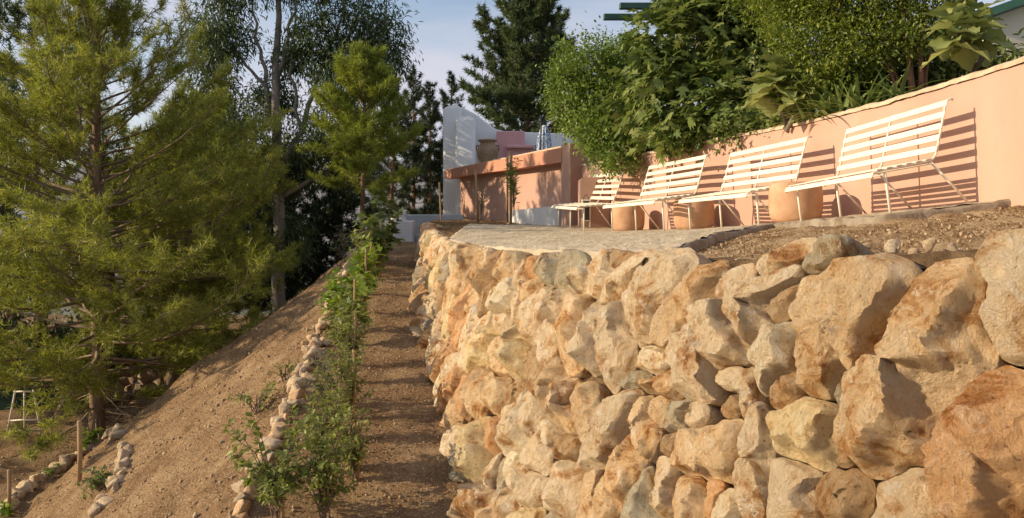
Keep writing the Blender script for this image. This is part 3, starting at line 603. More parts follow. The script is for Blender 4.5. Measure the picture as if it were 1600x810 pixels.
build('coping', V, np.stack([i_, i_ + 1, i_ + 6, i_ + 5], -1), M['coping'], gw, smooth=True)
# planting bed retained by the wall
V, Fq = strip(lambda y: xw(y) + .2, lambda y: xw(y) + 9, lambda y: zwt(y) - .12, lambda y: zwt(y) + .5, np.arange(-2, 21, .3), 20, .05, 3)
tag(build('planting_bed', V, Fq, M['soil'], smooth=True), kind='structure')

# ------------------------------------------------------------------ benches
BW, BD, BH, BL, BB, SB, RB, SD = 1.8, .602, .42, .214, .598, .101, .298, -.055
def bench(label, sc, x, y, z, a, t, t2):
    U = np.array([math.cos(a), math.sin(a), t]); U /= np.linalg.norm(U); Vv = np.array([-math.sin(a), math.cos(a), t2]); Vv -= U * (U @ Vv); Vv /= np.linalg.norm(Vv); W = np.cross(U, Vv)
    o = bpy.data.objects.new('slatted_bench', None); COL.objects.link(o); o.empty_display_size = .2
    mt = Matrix(((U[0], Vv[0], W[0], 0), (U[1], Vv[1], W[1], 0), (U[2], Vv[2], W[2], 0), (0, 0, 0, 1)))
    o.matrix_world = Matrix.Translation((x * sc, y * sc, z * sc)) @ mt @ Matrix.Scale(sc, 4)
    return tag(o, label, 'bench', 'white slatted benches along the garden wall')
# side profile (v, w): curled front lip, seat, bend, back, curled top
def rail_profile():
    p = [(-.02, BH - .055), (-.035, BH - .03), (-.022, BH - .006), (.02, BH + .002)]
    p += [(v, BH - SD * v / BD) for v in np.linspace(.08, BD - .1, 7)]
    j = np.array([BD, BH - SD]); d1 = np.array([1, -SD / BD]); d2 = np.array([BL, BB + SD]); d2 = d2 / np.linalg.norm(d2)
    A_ = j - d1 * .07; B_ = j + d2 * .08
    for k in np.linspace(0, 1, 6): p.append(tuple((1 - k) ** 2 * A_ + 2 * k * (1 - k) * j + k * k * B_))
    T_ = np.array([BD + BL - .03, BH + BB - .03])
    for k in np.linspace(.15, 1, 7): p.append(tuple(B_ * (1 - k) + T_ * k))
    p += [(T_[0] + .02, T_[1] + .025), (T_[0] + .055, T_[1] + .032), (T_[0] + .075, T_[1] + .022)]
    return np.array(p), j, d2, T_, B_
prof, jn, d2, Tt, Bt = rail_profile()
def bm_rail():
    m = MB(); m.tube(np.stack([np.zeros(len(prof)), prof[:, 0], prof[:, 1]], -1), .011, 6); return mesh('rail', np.concatenate(m.V), m.F, True)
def bm_slat(ang, w=.062, t=.010):
    m = MB(); r_ = np.array([[1, 0, 0], [0, math.cos(ang), -math.sin(ang)], [0, math.sin(ang), math.cos(ang)]]); m.box((BW / 2, 0, 0), (BW + .01, w, t), r_, .002); return mesh('slat', np.concatenate(m.V), m.F)
ang_s = math.atan2(-SD, BD); ang_b = math.atan2(d2[1], d2[0])
me_rail = bm_rail(); me_seat = bm_slat(ang_s, .055); me_back = bm_slat(ang_b, .060); me_front = bm_slat(math.radians(62), .052); me_top = bm_slat(ang_b - .35, .05)
m = MB(); m.tube([(0, SB, BH - .012), (0, SB, .0)], .0125, 8); me_leg = mesh('front_leg', np.concatenate(m.V), m.F, True)
m = MB(); m.tube([(0, BD - .05, BH - SD - .012), (0, BD + RB, .0)], .0125, 8); me_rleg = mesh('rear_leg', np.concatenate(m.V), m.F, True)
m = MB(); m.tube([(0, SB, BH - .03), (BW, SB, BH - .03)], .008, 6); m.tube([(0, BD - .06, BH - SD - .035), (BW, BD - .06, BH - SD - .035)], .008, 6); me_bar = mesh('stretcher', np.concatenate(m.V), m.F, True)
for q in (me_rail, me_seat, me_back, me_front, me_top, me_leg, me_rleg, me_bar): q.materials.append(M['bench_white'])
def fill_bench(root):
    def ch(name, me, loc=(0, 0, 0)):
        o = obj(name, me, None, root); o.location = loc
    for u in (.015, BW / 2, BW - .015):
        ch('rail', me_rail, (u, 0, 0)); ch('front_leg', me_leg, (u, 0, 0)); ch('rear_leg', me_rleg, (u, 0, 0))
    ch('stretcher', me_bar)
    ch('seat_slat', me_front, (0, -.026, BH - .024))
    for k in range(6):
        v = .045 + k * (BD - .12) / 5; ch('seat_slat', me_seat, (0, v, BH - SD * v / BD + .016))
    nb = np.array([-d2[1], d2[0]])
    for k in range(5):
        q = jn + d2 * (.10 + k * (np.linalg.norm(Tt - jn) - .10) / 4.0) + nb * .016; ch('back_slat', me_back, (0, q[0], q[1]))
BENCHES = [('nearest white slatted bench, far right against the bare peach wall', .96, 3.212, 8.793, -.224, -1.484, .058, .11),
 ('third white slatted bench from the left, its seat beside the rightmost terracotta pot', 1.04, 2.325, 10.426, -.354, -1.357, .039, .066),
 ('second white slatted bench from the left, between two terracotta pots', 1.08, 1.478, 12.037, -.433, -1.302, .04, .041),
 ('farthest white slatted bench, at the left end under the overhanging shrub', 1.1, .784, 14.606, -.441, -1.39, -.013, -.003)]
for bd in BENCHES: fill_bench(bench(*bd))

# ------------------------------------------------------------------ terracotta pots by the wall
def pot(label, px, py, Y, dia, hgt):
    p = P(px, py, Y); p[1] += dia * .35; p[0] = (px - 800) / F * p[1]; p[2] = float(terrace_z(p[0], p[1])) + .02; r = dia / 2
    t = thing('terracotta_pot', p, label, 'pot', 'terracotta pots between the benches')
    pr = [(0.001, 0), (r * .72, 0), (r * .86, .015), (r * .94, .06), (r * .98, .12), (r, .2), (r, hgt - .14), (r * .97, hgt - .06), (r * .90, hgt - .015), (r * .80, hgt), (r * .72, hgt - .004), (r * .70, hgt - .03), (r * .72, hgt - .09)]
    MB().lathe(pr, 40, p).build('body', M['pot'], t, True)
    MB().lathe([(0.001, hgt - .085), (r * .74, hgt - .085)], 24, p).build('soil', M['soil'], t)
pot('rightmost terracotta pot, between the nearest bench and the next one', 1243, 352, 8.75, .60, .47)
pot('middle terracotta pot, beside the second bench from the left', 1084, 360, 11.3, .60, .47)
pot('leftmost stained terracotta pot, between the two farthest benches', 981, 365, 13.4, .59, .47)

# low rounded block at the wall's end and the lantern on its near side
def rounded_slab(x0, x1, z0, z1, y0, y1, r=.12, n=6, rl=True, rrt=False):
    out = [(x0, z0), (x1, z0)]
    if rrt: out += [(x1 - r + r * math.cos(q), z1 - r + r * math.sin(q)) for q in np.linspace(0, math.pi / 2, n)]
    else: out += [(x1, z1)]
    if rl: out += [(x0 + r - r * math.sin(q), z1 - r + r * math.cos(q)) for q in np.linspace(0, math.pi / 2, n)]
    else: out += [(x0, z1)]
    k = len(out); V = [(x, y0, z) for x, z in out] + [(x, y1, z) for x, z in out]
    Fq = [tuple(range(k)), tuple(range(2 * k - 1, k - 1, -1))] + [(i, k + i, k + (i + 1) % k, (i + 1) % k) for i in range(k)]
    return V, Fq
lb = thing('end_block', (1.7, 15.75, -.5), 'low peach block with a rounded corner behind the farthest bench', 'wall')
V, Fq = rounded_slab(1.40, 2.0, -.65, .555, 15.75, 16.3, .1); build('block', V, Fq, M['peach'], lb)
ln = thing('lantern', (1.46, 15.55, -.5), 'small dark lantern with pale frame beside the low peach block', 'lantern')
c = np.array([1.50, 15.55, -.48])
MB().box(c + (0, 0, .36), (.13, .13, .38), None, .01).build('glass', M['glass'], ln)
fm = MB()
for sx_ in (-1, 1):
    for sy_ in (-1, 1): fm.tube([c + (sx_ * .075, sy_ * .075, 0), c + (sx_ * .075, sy_ * .075, .58)], .009, 6)
fm.box(c + (0, 0, .16), (.17, .17, .02)).box(c + (0, 0, .57), (.18, .18, .03)); fm.build('frame', M['bench_white'], ln)
MB().tube([c + (-.05, 0, .58), c + (-.04, 0, .65), c + (0, 0, .68), c + (.04, 0, .65), c + (.05, 0, .58)], .007, 6).build('handle', M['iron'], ln)

# ------------------------------------------------------------------ peach loggia wall and white house behind
def vec2(p, q): d = np.array(q) - np.array(p); l = np.linalg.norm(d); return d / l, l
Rp = np.array([1.36, 17.5]); Lp = np.array([-1.84, 24.8]); dirw, Lw = vec2(Rp, Lp); nrmw = np.array([-dirw[1], dirw[0]]); nrmw = nrmw if nrmw[0] < 0 else -nrmw
def wallbox(u0, u1, v0, v1, z0, z1, z0b=None, z1b=None, m=None):
    """box along the loggia line; heights may differ at its two ends"""
    z0b = z0 if z0b is None else z0b; z1b = z1 if z1b is None else z1b; m = m or MB(); V = []
    for (u, a_, b_) in ((u0, z0, z1), (u1, z0b, z1b)):
        for v in (v0, v1):
            for z in (a_, b_): q = Rp + dirw * u + nrmw * v; V.append((q[0], q[1], z))
    return m.add(V, [(0, 1, 3, 2), (4, 6, 7, 5), (0, 4, 5, 1), (2, 3, 7, 6), (0, 2, 6, 4), (1, 5, 7, 3)])
lg = thing('loggia_wall', (0, 20.5, -.45), 'terracotta coloured parapet wall with a projecting beam below the white house', 'wall')
wallbox(.05, Lw - .35, -.35, -.05, -.9, .98, -.9, .86).build('wall', M['peach'], lg)
wallbox(-.02, Lw + .2, -.40, .28, .96, 1.29, .84, 1.12).build('beam', M['terracotta_wall'], lg)
wallbox(-.02, Lw + .1, -.42, -.05, 1.295, 1.40, 1.125, 1.20).build('parapet_cap', M['coping'], lg)
wallbox(-.42, .0, -.30, .26, -.9, 1.36).build('pillar', M['peach'], lg)
wallbox(.1, 2.9, -.05, .30, -.9, -.02, -.9, -.16).build('plinth', M['whitewash'], lg)
sd_ = MB(); sd_.box((2.1, 17.65, .25), (1.1, .2, 2.1)); sd_.build('side_wall', M['terracotta_wall'], lg)

wh = thing('white_house', (-1.6, 26, -.6), 'whitewashed house with curved parapet and rounded corner pier', 'building')
# pier with soft edges
def soft_pier(x0, x1, y0, y1, z0, zl, zr, r, m):
    pts = []; k = 6
    for (cx_, cy_, a0) in ((x1 - r, y1 - r, 0), (x0 + r, y1 - r, 90), (x0 + r, y0 + r, 180), (x1 - r, y0 + r, 270)):
        for q in np.linspace(a0, a0 + 90, k): pts.append((cx_ + r * math.cos(R(q)), cy_ + r * math.sin(R(q))))
    pts = np.array(pts); n = len(pts); rings = []; cen = pts.mean(0)
    lev = [(z0, 1.04), (z0 + .6, 1.0)] + [(None, s) for s in (1.0, .985, .94, .85, .6, .0)]; drop = [0, .0, .03, .075, .13, .17]
    for i, (z, s) in enumerate(lev):
        p2 = cen + (pts - cen) * s; zt_ = zl + (zr - zl) * (pts[:, 0] - x0) / (x1 - x0)
        rings.append(np.concatenate([p2, (np.full((n, 1), z) if z is not None else (zt_ - .2 + drop[i - 2])[:, None])], 1))
    V = np.concatenate(rings); Fq = []
    for i in range(len(rings) - 1):
        for j in range(n): Fq.append((i * n + j, i * n + (j + 1) % n, (i + 1) * n + (j + 1) % n, (i + 1) * n + j))
    m.add(V, Fq); return m
soft_pier(-1.86, -1.22, 25.2, 26.1, -1.6, 2.98, 2.98, .08, MB()).build('corner_pier', M['whitewash'], wh, True)
# curved parapet wall: rises at the left, sweeps down to a level run
xs_ = np.linspace(-2.28, 3.4, 60); top = np.interp(xs_, [-2.28, -2.05, -1.7, -1.25, -.9, -.55, -.2, 1, 3.4], [3.28, 3.36, 3.32, 3.10, 2.82, 2.58, 2.50, 2.46, 2.40])
V = []; 
for x, zt_ in zip(xs_, top): V += [(x, 26.2, -1.6), (x, 26.2, zt_ - .06), (x, 26.26, zt_), (x, 26.5, zt_), (x, 26.56, zt_ - .06), (x, 26.56, -1.6)]
Fq = []
for i in range(len(xs_) - 1):
    for j in range(5): Fq.append((i * 6 + j, i * 6 + j + 1, i * 6 + 7 + j, i * 6 + 6 + j))
Fq += [(0, 1, 2, 3, 4, 5), tuple(len(V) - 6 + k for k in range(6))[::-1]]
build('parapet', V, Fq, M['whitewash'], wh, True)
soft_pier(-2.30, -1.70, 25.55, 26.5, -1.6, 3.36, 3.40, .08, MB()).build('side_buttress', M['whitewash'], wh, True)
sb_ = MB(); sb_.box((-.05, 25.9, 1.72), (.95, .3, 1.5), None, .03).build('step_block', M['pink'], wh)
MB().box((.25, 25.75, 1.5), (.85, .3, 1.0), None, .03).build('step_block', M['pink'], wh)
MB().box((.27, 25.62, 1.92), (.95, .4, .10), None, .02).build('step_ledge', M['pink'], wh)
gl = thing('iron_grille', (.9, 25.9, 1.3), 'dark wrought iron window grille beside the pink stepped block', 'grille')
g_ = MB(); 
for k in range(8): g_.tube([(.62 + k * .085, 25.9, 1.35), (.62 + k * .085, 25.9, 2.0)], .012, 5)
for z in (1.4, 1.62, 1.84, 1.98): g_.tube([(.6, 25.88, z), (1.24, 25.88, z)], .014, 5)
g_.build('bars', M['iron'], gl)
ur = thing('clay_urn', (-.80, 24.0, .98), 'large old clay urn standing on the terracotta parapet', 'urn')
up = np.array([-.74, 23.3, .98])
MB().lathe([(0.016, 0.000), (0.180, 0.000), (0.205, 0.049), (0.246, 0.205), (0.303, 0.410), (0.328, 0.558), (0.312, 0.705), (0.254, 0.820), (0.221, 0.869), (0.230, 0.910), (0.287, 0.943), (0.295, 0.984), (0.254, 0.992), (0.213, 0.968), (0.205, 0.861)], 36, up).build('body', M['urn'], ur, True)
for s_ in (-1, 1):
    MB().tube([up + (s_ * .27, 0, .80), up + (s_ * .335, 0, .81), up + (s_ * .35, 0, .74), up + (s_ * .32, 0, .64)], .022, 8).build('handle', M['urn'], ur, True)
pa = thing('folded_parasol', (1.25, 24.5, 1.3), 'folded blue and white patterned parasol behind the parapet', 'parasol')
pp_ = np.array([1.03, 24.6, 1.2])
MB().tube([pp_, pp_ + (0, 0, 1.35)], .02, 8).build('pole', M['stake'], pa)
n_ = 24; pr = [(.05, 1.34), (.12, 1.22), (.19, .95), (.22, .6), (.24, .25), (.22, .1)]; V = []; 
for (r_, z) in pr:
    for k in range(n_): q = 2 * math.pi * k / n_; rr2 = r_ * (1 + .18 * (k % 2)); V.append(pp_ + (rr2 * math.cos(q), rr2 * math.sin(q), z))
Fq = [(i * n_ + k, i * n_ + (k + 1) % n_, (i + 1) * n_ + (k + 1) % n_, (i + 1) * n_ + k) for i in range(len(pr) - 1) for k in range(n_)]
build('canopy', V, Fq, M['cloth'], pa)
po = P(845, 225, 20.5)
o = MB().tube([po + (0, 0, -.5), po + (0, 0, .75)], .022, 8).build('metal_post', M['iron'], None, True, origin=tuple(po)); tag(o, 'thin dark post rising above the terracotta parapet', 'post')
# blue-grey low walls at the end of the path
bw = thing('blue_grey_wall', (-2.6, 23, -1.2), 'low blue grey wall closing the far end of the path', 'wall')
b = MB(); b.box((-2.45, 23.2, -.8), (2.0, .3, 1.0), None, .03); b.build('wall', M['blue'], bw)
b = MB(); soft_pier(-3.65, -3.15, 22.9, 23.4, -1.8, -.25, -.25, .1, b); b.build('rounded_end', M['whitewash'], bw, True)
o = MB().box((-3.02, 21.6, -.95), (.55, .5, 1.0), None, .03).build('white_pedestal', M['whitewash'], None, origin=(-3.02, 21.6, -1.4)); tag(o, 'small white rendered pedestal at the far end of the path', 'pedestal')
o = MB().box((-2.6, 21.9, -1.1), (.28, .4, .5), None, .02).build('white_step', M['blue'], None, origin=(-2.6, 21.9, -1.3)); tag(o, 'low pale step beside the white pedestal', 'step')

# pergola beams and the cream house over the planting
pg = thing('pergola', (2.6, 17, 2.0), 'dark green pergola beams jutting out above the shrubs', 'pergola')
for (x0, x1, py, Y) in ((968, 1080, 10, 17.0), (943, 1080, 27, 17.6)):
    p0 = P(x0, py, Y); p1 = P(x1, py, Y); c = (p0 + p1) / 2; MB().box(c, (p1[0] - p0[0], .16, .13), None, .01).build('beam', M['green_paint'], pg)
for px in (1075,):
    p0 = P(px, 20, 17.3); MB().box(p0 + (0, 0, -1.4), (.12, .12, 3.4)).build('post', M['green_paint'], pg)
MB().box(P(1075, 42, 17.3), (.1, 1.4, .12)).build('cross_beam', M['green_paint'], pg)
hs = thing('cream_house', (9.5, 13, 1.0), 'cream house with a green roof edge at the upper right corner', 'house')
MB().box((11.1, 13.65, 1.95), (7.2, 3.0, 2.0)).build('wall', M['cream'], hs)
V = [(7.25, 11.85, 2.86), (14.9, 11.85, 5.61), (14.9, 15.4, 5.61), (7.25, 15.4, 2.86), (7.25, 11.85, 2.99), (14.9, 11.85, 5.74), (14.9, 15.4, 5.74), (7.25, 15.4, 2.99)]
build('roof', V, [(0, 1, 2, 3), (4, 7, 6, 5), (0, 4, 5, 1), (2, 6, 7, 3), (0, 3, 7, 4), (1, 5, 6, 2)], M['trim_green'], hs)
V = [(7.5, 12.08, .8), (14.7, 12.08, .8), (14.7, 12.08, 5.5), (7.5, 12.08, 2.92)]; build('gable', V, [(0, 1, 2, 3)], M['cream'], hs)
MB().tube([P(1556, 55, 11.6), P(1590, 88, 11.6)], .05, 6).build('strut', M['whitewash'], hs)

# ------------------------------------------------------------------ leaves
def leaf_template(kind):
    if kind == 'ovate':
        V = np.array([(0, 0, 0), (.5, .0, -.02), (1, 0, -.12), (.28, .24, .05), (.68, .2, .02), (.28, -.24, .05), (.68, -.2, .02)]); Fq = [(0, 1, 3), (1, 4, 3), (1, 2, 4), (0, 5, 1), (1, 5, 6), (1, 6, 2)]
    elif kind == 'lance':
        V = np.array([(0, 0, 0), (.5, .10, .02), (1, 0, -.14), (.5, -.10, .02)]); Fq = [(0, 3, 2), (0, 2, 1)]
    elif kind == 'small':
        V = np.array([(0, 0, 0), (.5, .25, .06), (1, 0, -.05), (.5, -.25, .06)]); Fq = [(0, 3, 2), (0, 2, 1)]
    elif kind == 'fig':
        out = [(.0, .0), (.06, -.17), (.36, -.44), (.44, -.13), (.86, -.30), (.68, -.08), (1.12, 0), (.68, .08), (.86, .30), (.44, .13), (.36, .44), (.06, .17)]
        V = [(.38, 0, .03)] + [(x, y, -.10 * (x * x + 1.3 * y * y) + .04) for x, y in out]; V = np.array(V); n = len(out); Fq = [(0, 1 + (k + 1) % n, 1 + k) for k in range(n)][::-1]; Fq = [(f[0], f[2], f[1]) for f in Fq]
    elif kind == 'big':
        V = []; n = 7
        prof_ = [.03, .22, .34, .36, .30, .18, 0.0]
        for i in range(n):
            x = i / (n - 1); w = prof_[i]; zb = -.28 * x * x; wav = .05 * (1 if i % 2 else -1)
            V += [(x, -w, zb + .12 * w + wav), (x, -w * .5, zb - .02), (x, 0, zb - .05), (x, w * .5, zb - .02), (x, w, zb + .12 * w - wav)]
        V = np.array(V); Fq = [(i * 5 + j, (i + 1) * 5 + j, (i + 1) * 5 + j + 1, i * 5 + j + 1) for i in range(n - 1) for j in range(4)]
    return V, np.array(Fq)
TPL = {k: leaf_template(k) for k in ('ovate', 'lance', 'small', 'fig', 'big')}
def unit(v): return v / (np.linalg.norm(v, axis=-1, keepdims=True) + 1e-9)
def leaves(kind, pos, dirs, size, rg, roll=.9, jitter=.0):
    """place one leaf per position, midrib along dirs, blade roughly facing up"""
    V0, F0 = TPL[kind]; n = len(pos); d = unit(dirs); up = np.array([0, 0, 1.0]) + rg.normal(size=(n, 3)) * roll * .5
    y = unit(np.cross(up, d)); z = np.cross(d, y); size = np.asarray(size).reshape(-1, 1, 1)
    V = (V0[None, :, 0:1] * d[:, None] + V0[None, :, 1:2] * y[:, None] + V0[None, :, 2:3] * z[:, None]) * size + pos[:, None]
    return V.reshape(-1, 3), (F0[None] + (np.arange(n) * len(V0))[:, None, None]).reshape(-1, F0.shape[1])
def join(parts):
    V = []; Fq = []; n = 0
    for v, f in parts: V.append(v); Fq.append(f + n); n += len(v)
    return np.concatenate(V), np.concatenate(Fq)

# ------------------------------------------------------------------ pines
def pine(name, label, base, H, Rad, z0, seed, mtl='needle', nbr=70, ntw=9, tuf=4, nd=13, nl=.13, nw=.006, r0=.2, lean=(0, 0), prof=None, group='pine trees', droop=0.0, bark='bark', dead=0):
    rg = np.random.default_rng(seed); base = np.array(base, float)
    t = thing(name, base, label, 'tree', group)
    hs_ = np.linspace(0, 1, 14); wob = np.cumsum(rg.normal(size=(14, 2)) * .012 * H / 4, axis=0); wob[0] = 0
    tp = base + np.stack([lean[0] * hs_ + wob[:, 0], lean[1] * hs_ + wob[:, 1], hs_ * H - .15], -1); tr = r0 * (1 - hs_) ** .8 + .012; tr[0] *= 1.35
    b = MB(); hh = np.linspace(0, 1, 40); tpf = np.stack([np.interp(hh, hs_, tp[:, k]) for k in range(3)], -1); trf = np.interp(hh, hs_, tr)
    b.tube(tpf, trf, 12); Vt = np.concatenate(b.V); Vt[:, :2] += (fbm(Vt * np.array([9, 9, 3]), 3) * .05 * r0 / .2)[:, None] * unit(Vt[:, :2] - np.repeat(tpf[:, :2], 12, 0)); b.V = [Vt]
    b.build('trunk', M[bark], t, True)
    prof = prof or (lambda q: np.interp(q, [0, .15, .4, .75, 1], [.75, 1, .95, .55, .12]))
    SA, SB_, sra, srb = [], [], [], []; tp_, td_ = [], []
    for i in range(nbr + dead):
        isdead = i >= nbr
        q = ((i + rg.random()) / nbr) ** .9 if not isdead else rg.uniform(0, .12); f = z0 + (1 - z0) * q * .985
        if isdead: f = z0 * rg.uniform(.35, 1.0)
        s = np.array([np.interp(f, hs_, tp[:, k]) for k in range(3)]); az = i * 2.39996 + rg.normal() * .35
        L = Rad * float(prof(q)) * rg.uniform(.65, 1.15) * (.55 if isdead else 1); el = R(np.interp(q, [0, .3, .7, 1], [-4, 12, 32, 62]) + rg.normal() * 9) - droop * (1 - q)
        d = np.array([math.cos(az) * math.cos(el), math.sin(az) * math.cos(el), math.sin(el)]); n = 7; pts = [s]; dd = d.copy()
        for k in range(n):
            dd = unit(dd + rg.normal(size=3) * .10 + np.array([0, 0, .05 if not isdead else -.04])); pts.append(pts[-1] + dd * L / n)
        pts = np.array(pts); br = min(.011 * L + .005, np.interp(f, hs_, tr) * .5); rad = np.linspace(br, .004, n + 1)
        SA += list(pts[:-1]); SB_ += list(pts[1:]); sra += list(rad[:-1]); srb += list(rad[1:])
        if isdead:
            for k in range(5):
                j = rg.uniform(.3, 1) * n; p = pts[int(min(j, n))]; e = unit(rg.normal(size=3) + np.array([0, 0, -.3])); l = L * .3 * rg.random(); SA.append(p); SB_.append(p + e * l); sra.append(.005); srb.append(.002)
            continue
        nt = max(3, int(ntw * (L / Rad) ** .7 * rg.uniform(.8, 1.2)))
        for k in range(nt):
            u = rg.uniform(.22, 1.0) if k else 1.0; j = u * n; a = int(min(j, n - 1)); p = pts[a] * (1 - (j - a)) + pts[a + 1] * (j - a); bd = unit(pts[a + 1] - pts[a])
            side = unit(np.cross(bd, [0, 0, 1])) * rg.choice((-1, 1)); td = unit(bd * rg.uniform(.5, 1.2) + side * rg.uniform(.2, 1.0) + np.array([0, 0, rg.uniform(-.15, .55)])); l = (.16 + .26 * L * (1 - .55 * u)) * rg.uniform(.6, 1.2)
            m_ = p + td * l * .55; t2 = unit(td + np.array([0, 0, .35]) + rg.normal(size=3) * .2); e = m_ + t2 * l * .45
            SA += [p, m_]; SB_ += [m_, e]; sra += [.007, .005]; srb += [.005, .003]
            nn_ = max(2, int(tuf * (.5 + l * 1.4)))
            for c in range(nn_):
                w = 1 - c / nn_ * .8; q0 = m_ + (e - m_) * (2 * w - 1) if w > .5 else p + (m_ - p) * 2 * w; jd = rg.normal(size=3)
                tp_.append(q0 + jd * .05 * l); td_.append(unit((t2 if w > .5 else td) + jd * .45))
    V, Fq = frusta(SA, SB_, sra, srb, 3); build('branches', V, Fq, M['twig'], t)
    tp_ = np.array(tp_); td_ = np.array(td_); n = len(tp_); D = unit(td_[:, None] * .75 + rg.normal(size=(n, nd, 3)) * .62); ln_ = nl * rg.uniform(.65, 1.15, (n, nd, 1))
    s0 = tp_[:, None] + D * .01 + td_[:, None] * rg.uniform(-.06, .06, (n, nd, 1)); w_ = unit(np.cross(D, rg.normal(size=(n, nd, 3)))) * nw
    V = np.stack([s0 - w_ * .5, s0 + w_ * .5, s0 + D * ln_], 2).reshape(-1, 3); Fq = np.arange(n * nd * 3).reshape(-1, 3)
    # one island per needle keeps the tones mixed
    build('crown', V, Fq, M[mtl], t)
    print(name, 'needle tris', len(Fq)); return t
def gz(x, y): return float(ground(x, y, False))
wide = lambda q: np.interp(q, [0, .12, .4, .7, 1], [.8, 1.0, .95, .7, .2])
x, y = -.5417 * 16.6, 16.6
pine('pine_tree', 'big near pine with bare trunk base standing at the left edge of the earth bank', (x, y, gz(x, y)), 10.2, 4.2, .13, 1, nbr=150, ntw=22, tuf=8, nd=9, nl=.17, nw=.0155, r0=.165, prof=lambda q: np.interp(q, [0, .12, .4, .6, .75, 1], [.85, 1.0, .98, .78, .46, .12]), droop=.17, dead=22)
x, y = -.44 * 20.5, 20.5
pine('pine_tree', 'second pine with a thick leaning trunk, just right of the big near pine', (x, y, gz(x, y)), 7.4, 3.3, .22, 2, nbr=90, ntw=18, tuf=8, nd=8, nl=.19, nw=.021, r0=.23, lean=(.5, 0), prof=wide, droop=.1, dead=8)
x, y = -4.32, 22.5
pine('pine_tree', 'young bright green pine with slim bare stem at the far end of the path', (x, y, gz(x, y)), 4.45 - gz(x, y), 1.6, .575, 3, 'needle_bright', nbr=100, ntw=17, tuf=8, nd=9, nl=.17, nw=.016, r0=.09, prof=lambda q: np.interp(q, [0, .15, .5, .8, 1], [.6, 1, .95, .6, .15]))
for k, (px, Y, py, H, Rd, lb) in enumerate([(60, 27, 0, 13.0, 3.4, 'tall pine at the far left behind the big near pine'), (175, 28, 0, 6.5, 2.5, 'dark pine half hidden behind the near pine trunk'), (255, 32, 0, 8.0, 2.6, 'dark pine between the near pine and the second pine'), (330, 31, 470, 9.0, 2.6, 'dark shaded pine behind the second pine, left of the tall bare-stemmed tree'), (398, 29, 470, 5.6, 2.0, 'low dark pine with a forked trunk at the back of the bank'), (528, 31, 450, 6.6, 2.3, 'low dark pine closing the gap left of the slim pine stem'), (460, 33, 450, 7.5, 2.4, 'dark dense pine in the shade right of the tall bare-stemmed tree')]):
    x = (px - 800) / F * Y; pine('dark_pine', lb, (x, Y, gz(x, Y)), H, Rd, .18, 20 + k, 'needle_shaded' if k else 'needle_mid', nbr=66, ntw=14, tuf=7, nd=7, nl=.25, nw=.036, r0=.2, prof=wide, group='dark pines behind the bank')
for k, (x, y, H, lb) in enumerate([(-15.5, 19.5, 7.0, 'dark pine off the left edge level with the white trestle'), (-18, 24, 8.0, 'dark pine off the left edge beyond the trestle'), (-19.5, 30, 8.5, 'dark pine off the left edge, farthest of the grove')]):
    pine('dark_pine', lb, (x, y, gz(x, y)), H, 3.0, .12, 70 + k, 'needle_shaded', nbr=50, ntw=12, tuf=6, nd=6, nl=.28, nw=.045, r0=.2, prof=wide, group='dark pines behind the bank')
for k, (px, Y, ptop, Rd, lb) in enumerate([(612, 38, 118, 1.9, 'slim dark pine, leftmost of those left of the white house'), (642, 42, 108, 1.8, 'slim dark pine standing second from the left near the white house'), (672, 40, 128, 1.6, 'thin open dark pine with a reddish stem left of the white house'), (706, 44, 116, 1.8, 'dark pine whose top shows just above the white pier')]):
    x = (px - 800) / F * Y; zb = -3.6; H = (HZ - ptop) / F * Y - zb
    pine('dark_pine', lb, (x, Y, zb - .4), H + .4, Rd, .2, 30 + k, 'needle_shaded', nbr=60, ntw=11, tuf=6, nd=9, nl=.26, nw=.032, r0=.13, group='dark pines left of the white house', bark='bark_red')
x = (828 - 800) / F * 36
pine('dark_pine', 'broad dark green pine rising behind the white house', (x, 36, -1.5), 10.7, 3.3, .14, 40, 'needle_mid', nbr=140, ntw=18, tuf=8, nd=8, nl=.26, nw=.042, r0=.2, prof=lambda q: np.interp(q, [0, .2, .5, .8, 1], [.85, 1, 1, .82, .5]))
# ------------------------------------------------------------------ broadleaf trees and shrubs
def limbs(root, start, tips, r0, rg, mtl, name='limb', sub=5):
    A_, B_, ra, rb = [], [], [], []
    for tip in tips:
        n = 7; p = np.array(start, float); t = np.array(tip, float); pts = [p + (t - p) * k / n + (rg.normal(size=3) * .05 * np.linalg.norm(t - p) if 0 < k < n else 0) for k in range(n + 1)]
        pts = np.array(pts); pts[1:-1, 2] += .06 * np.linalg.norm(t - p); rad = np.linspace(r0, r0 * .18, n + 1)
        A_ += list(pts[:-1]); B_ += list(pts[1:]); ra += list(rad[:-1]); rb += list(rad[1:])
        for k in range(sub):
            j = rg.integers(3, n); e = pts[j] + rg.normal(size=3) * .16 * np.linalg.norm(t - p); A_.append(pts[j]); B_.append(e); ra.append(r0 * .25); rb.append(r0 * .06)
    V, Fq = frusta(A_, B_, ra, rb, 6); return build(name, V, Fq, mtl, root, True)
def clumps(lobes, ncl, rg, shell=.55):
    """clump centres spread through the outer part of a set of ellipsoidal lobes"""
    vol = np.array([np.prod(l[1]) ** .67 for l in lobes]); pick = rg.choice(len(lobes), ncl, p=vol / vol.sum()); d = unit(rg.normal(size=(ncl, 3))); r = shell + (1 - shell) * rg.random((ncl, 1)) ** .6
    C_ = np.array([l[0] for l in lobes])[pick]; S_ = np.array([l[1] for l in lobes])[pick]; return C_ + d * S_ * r, d
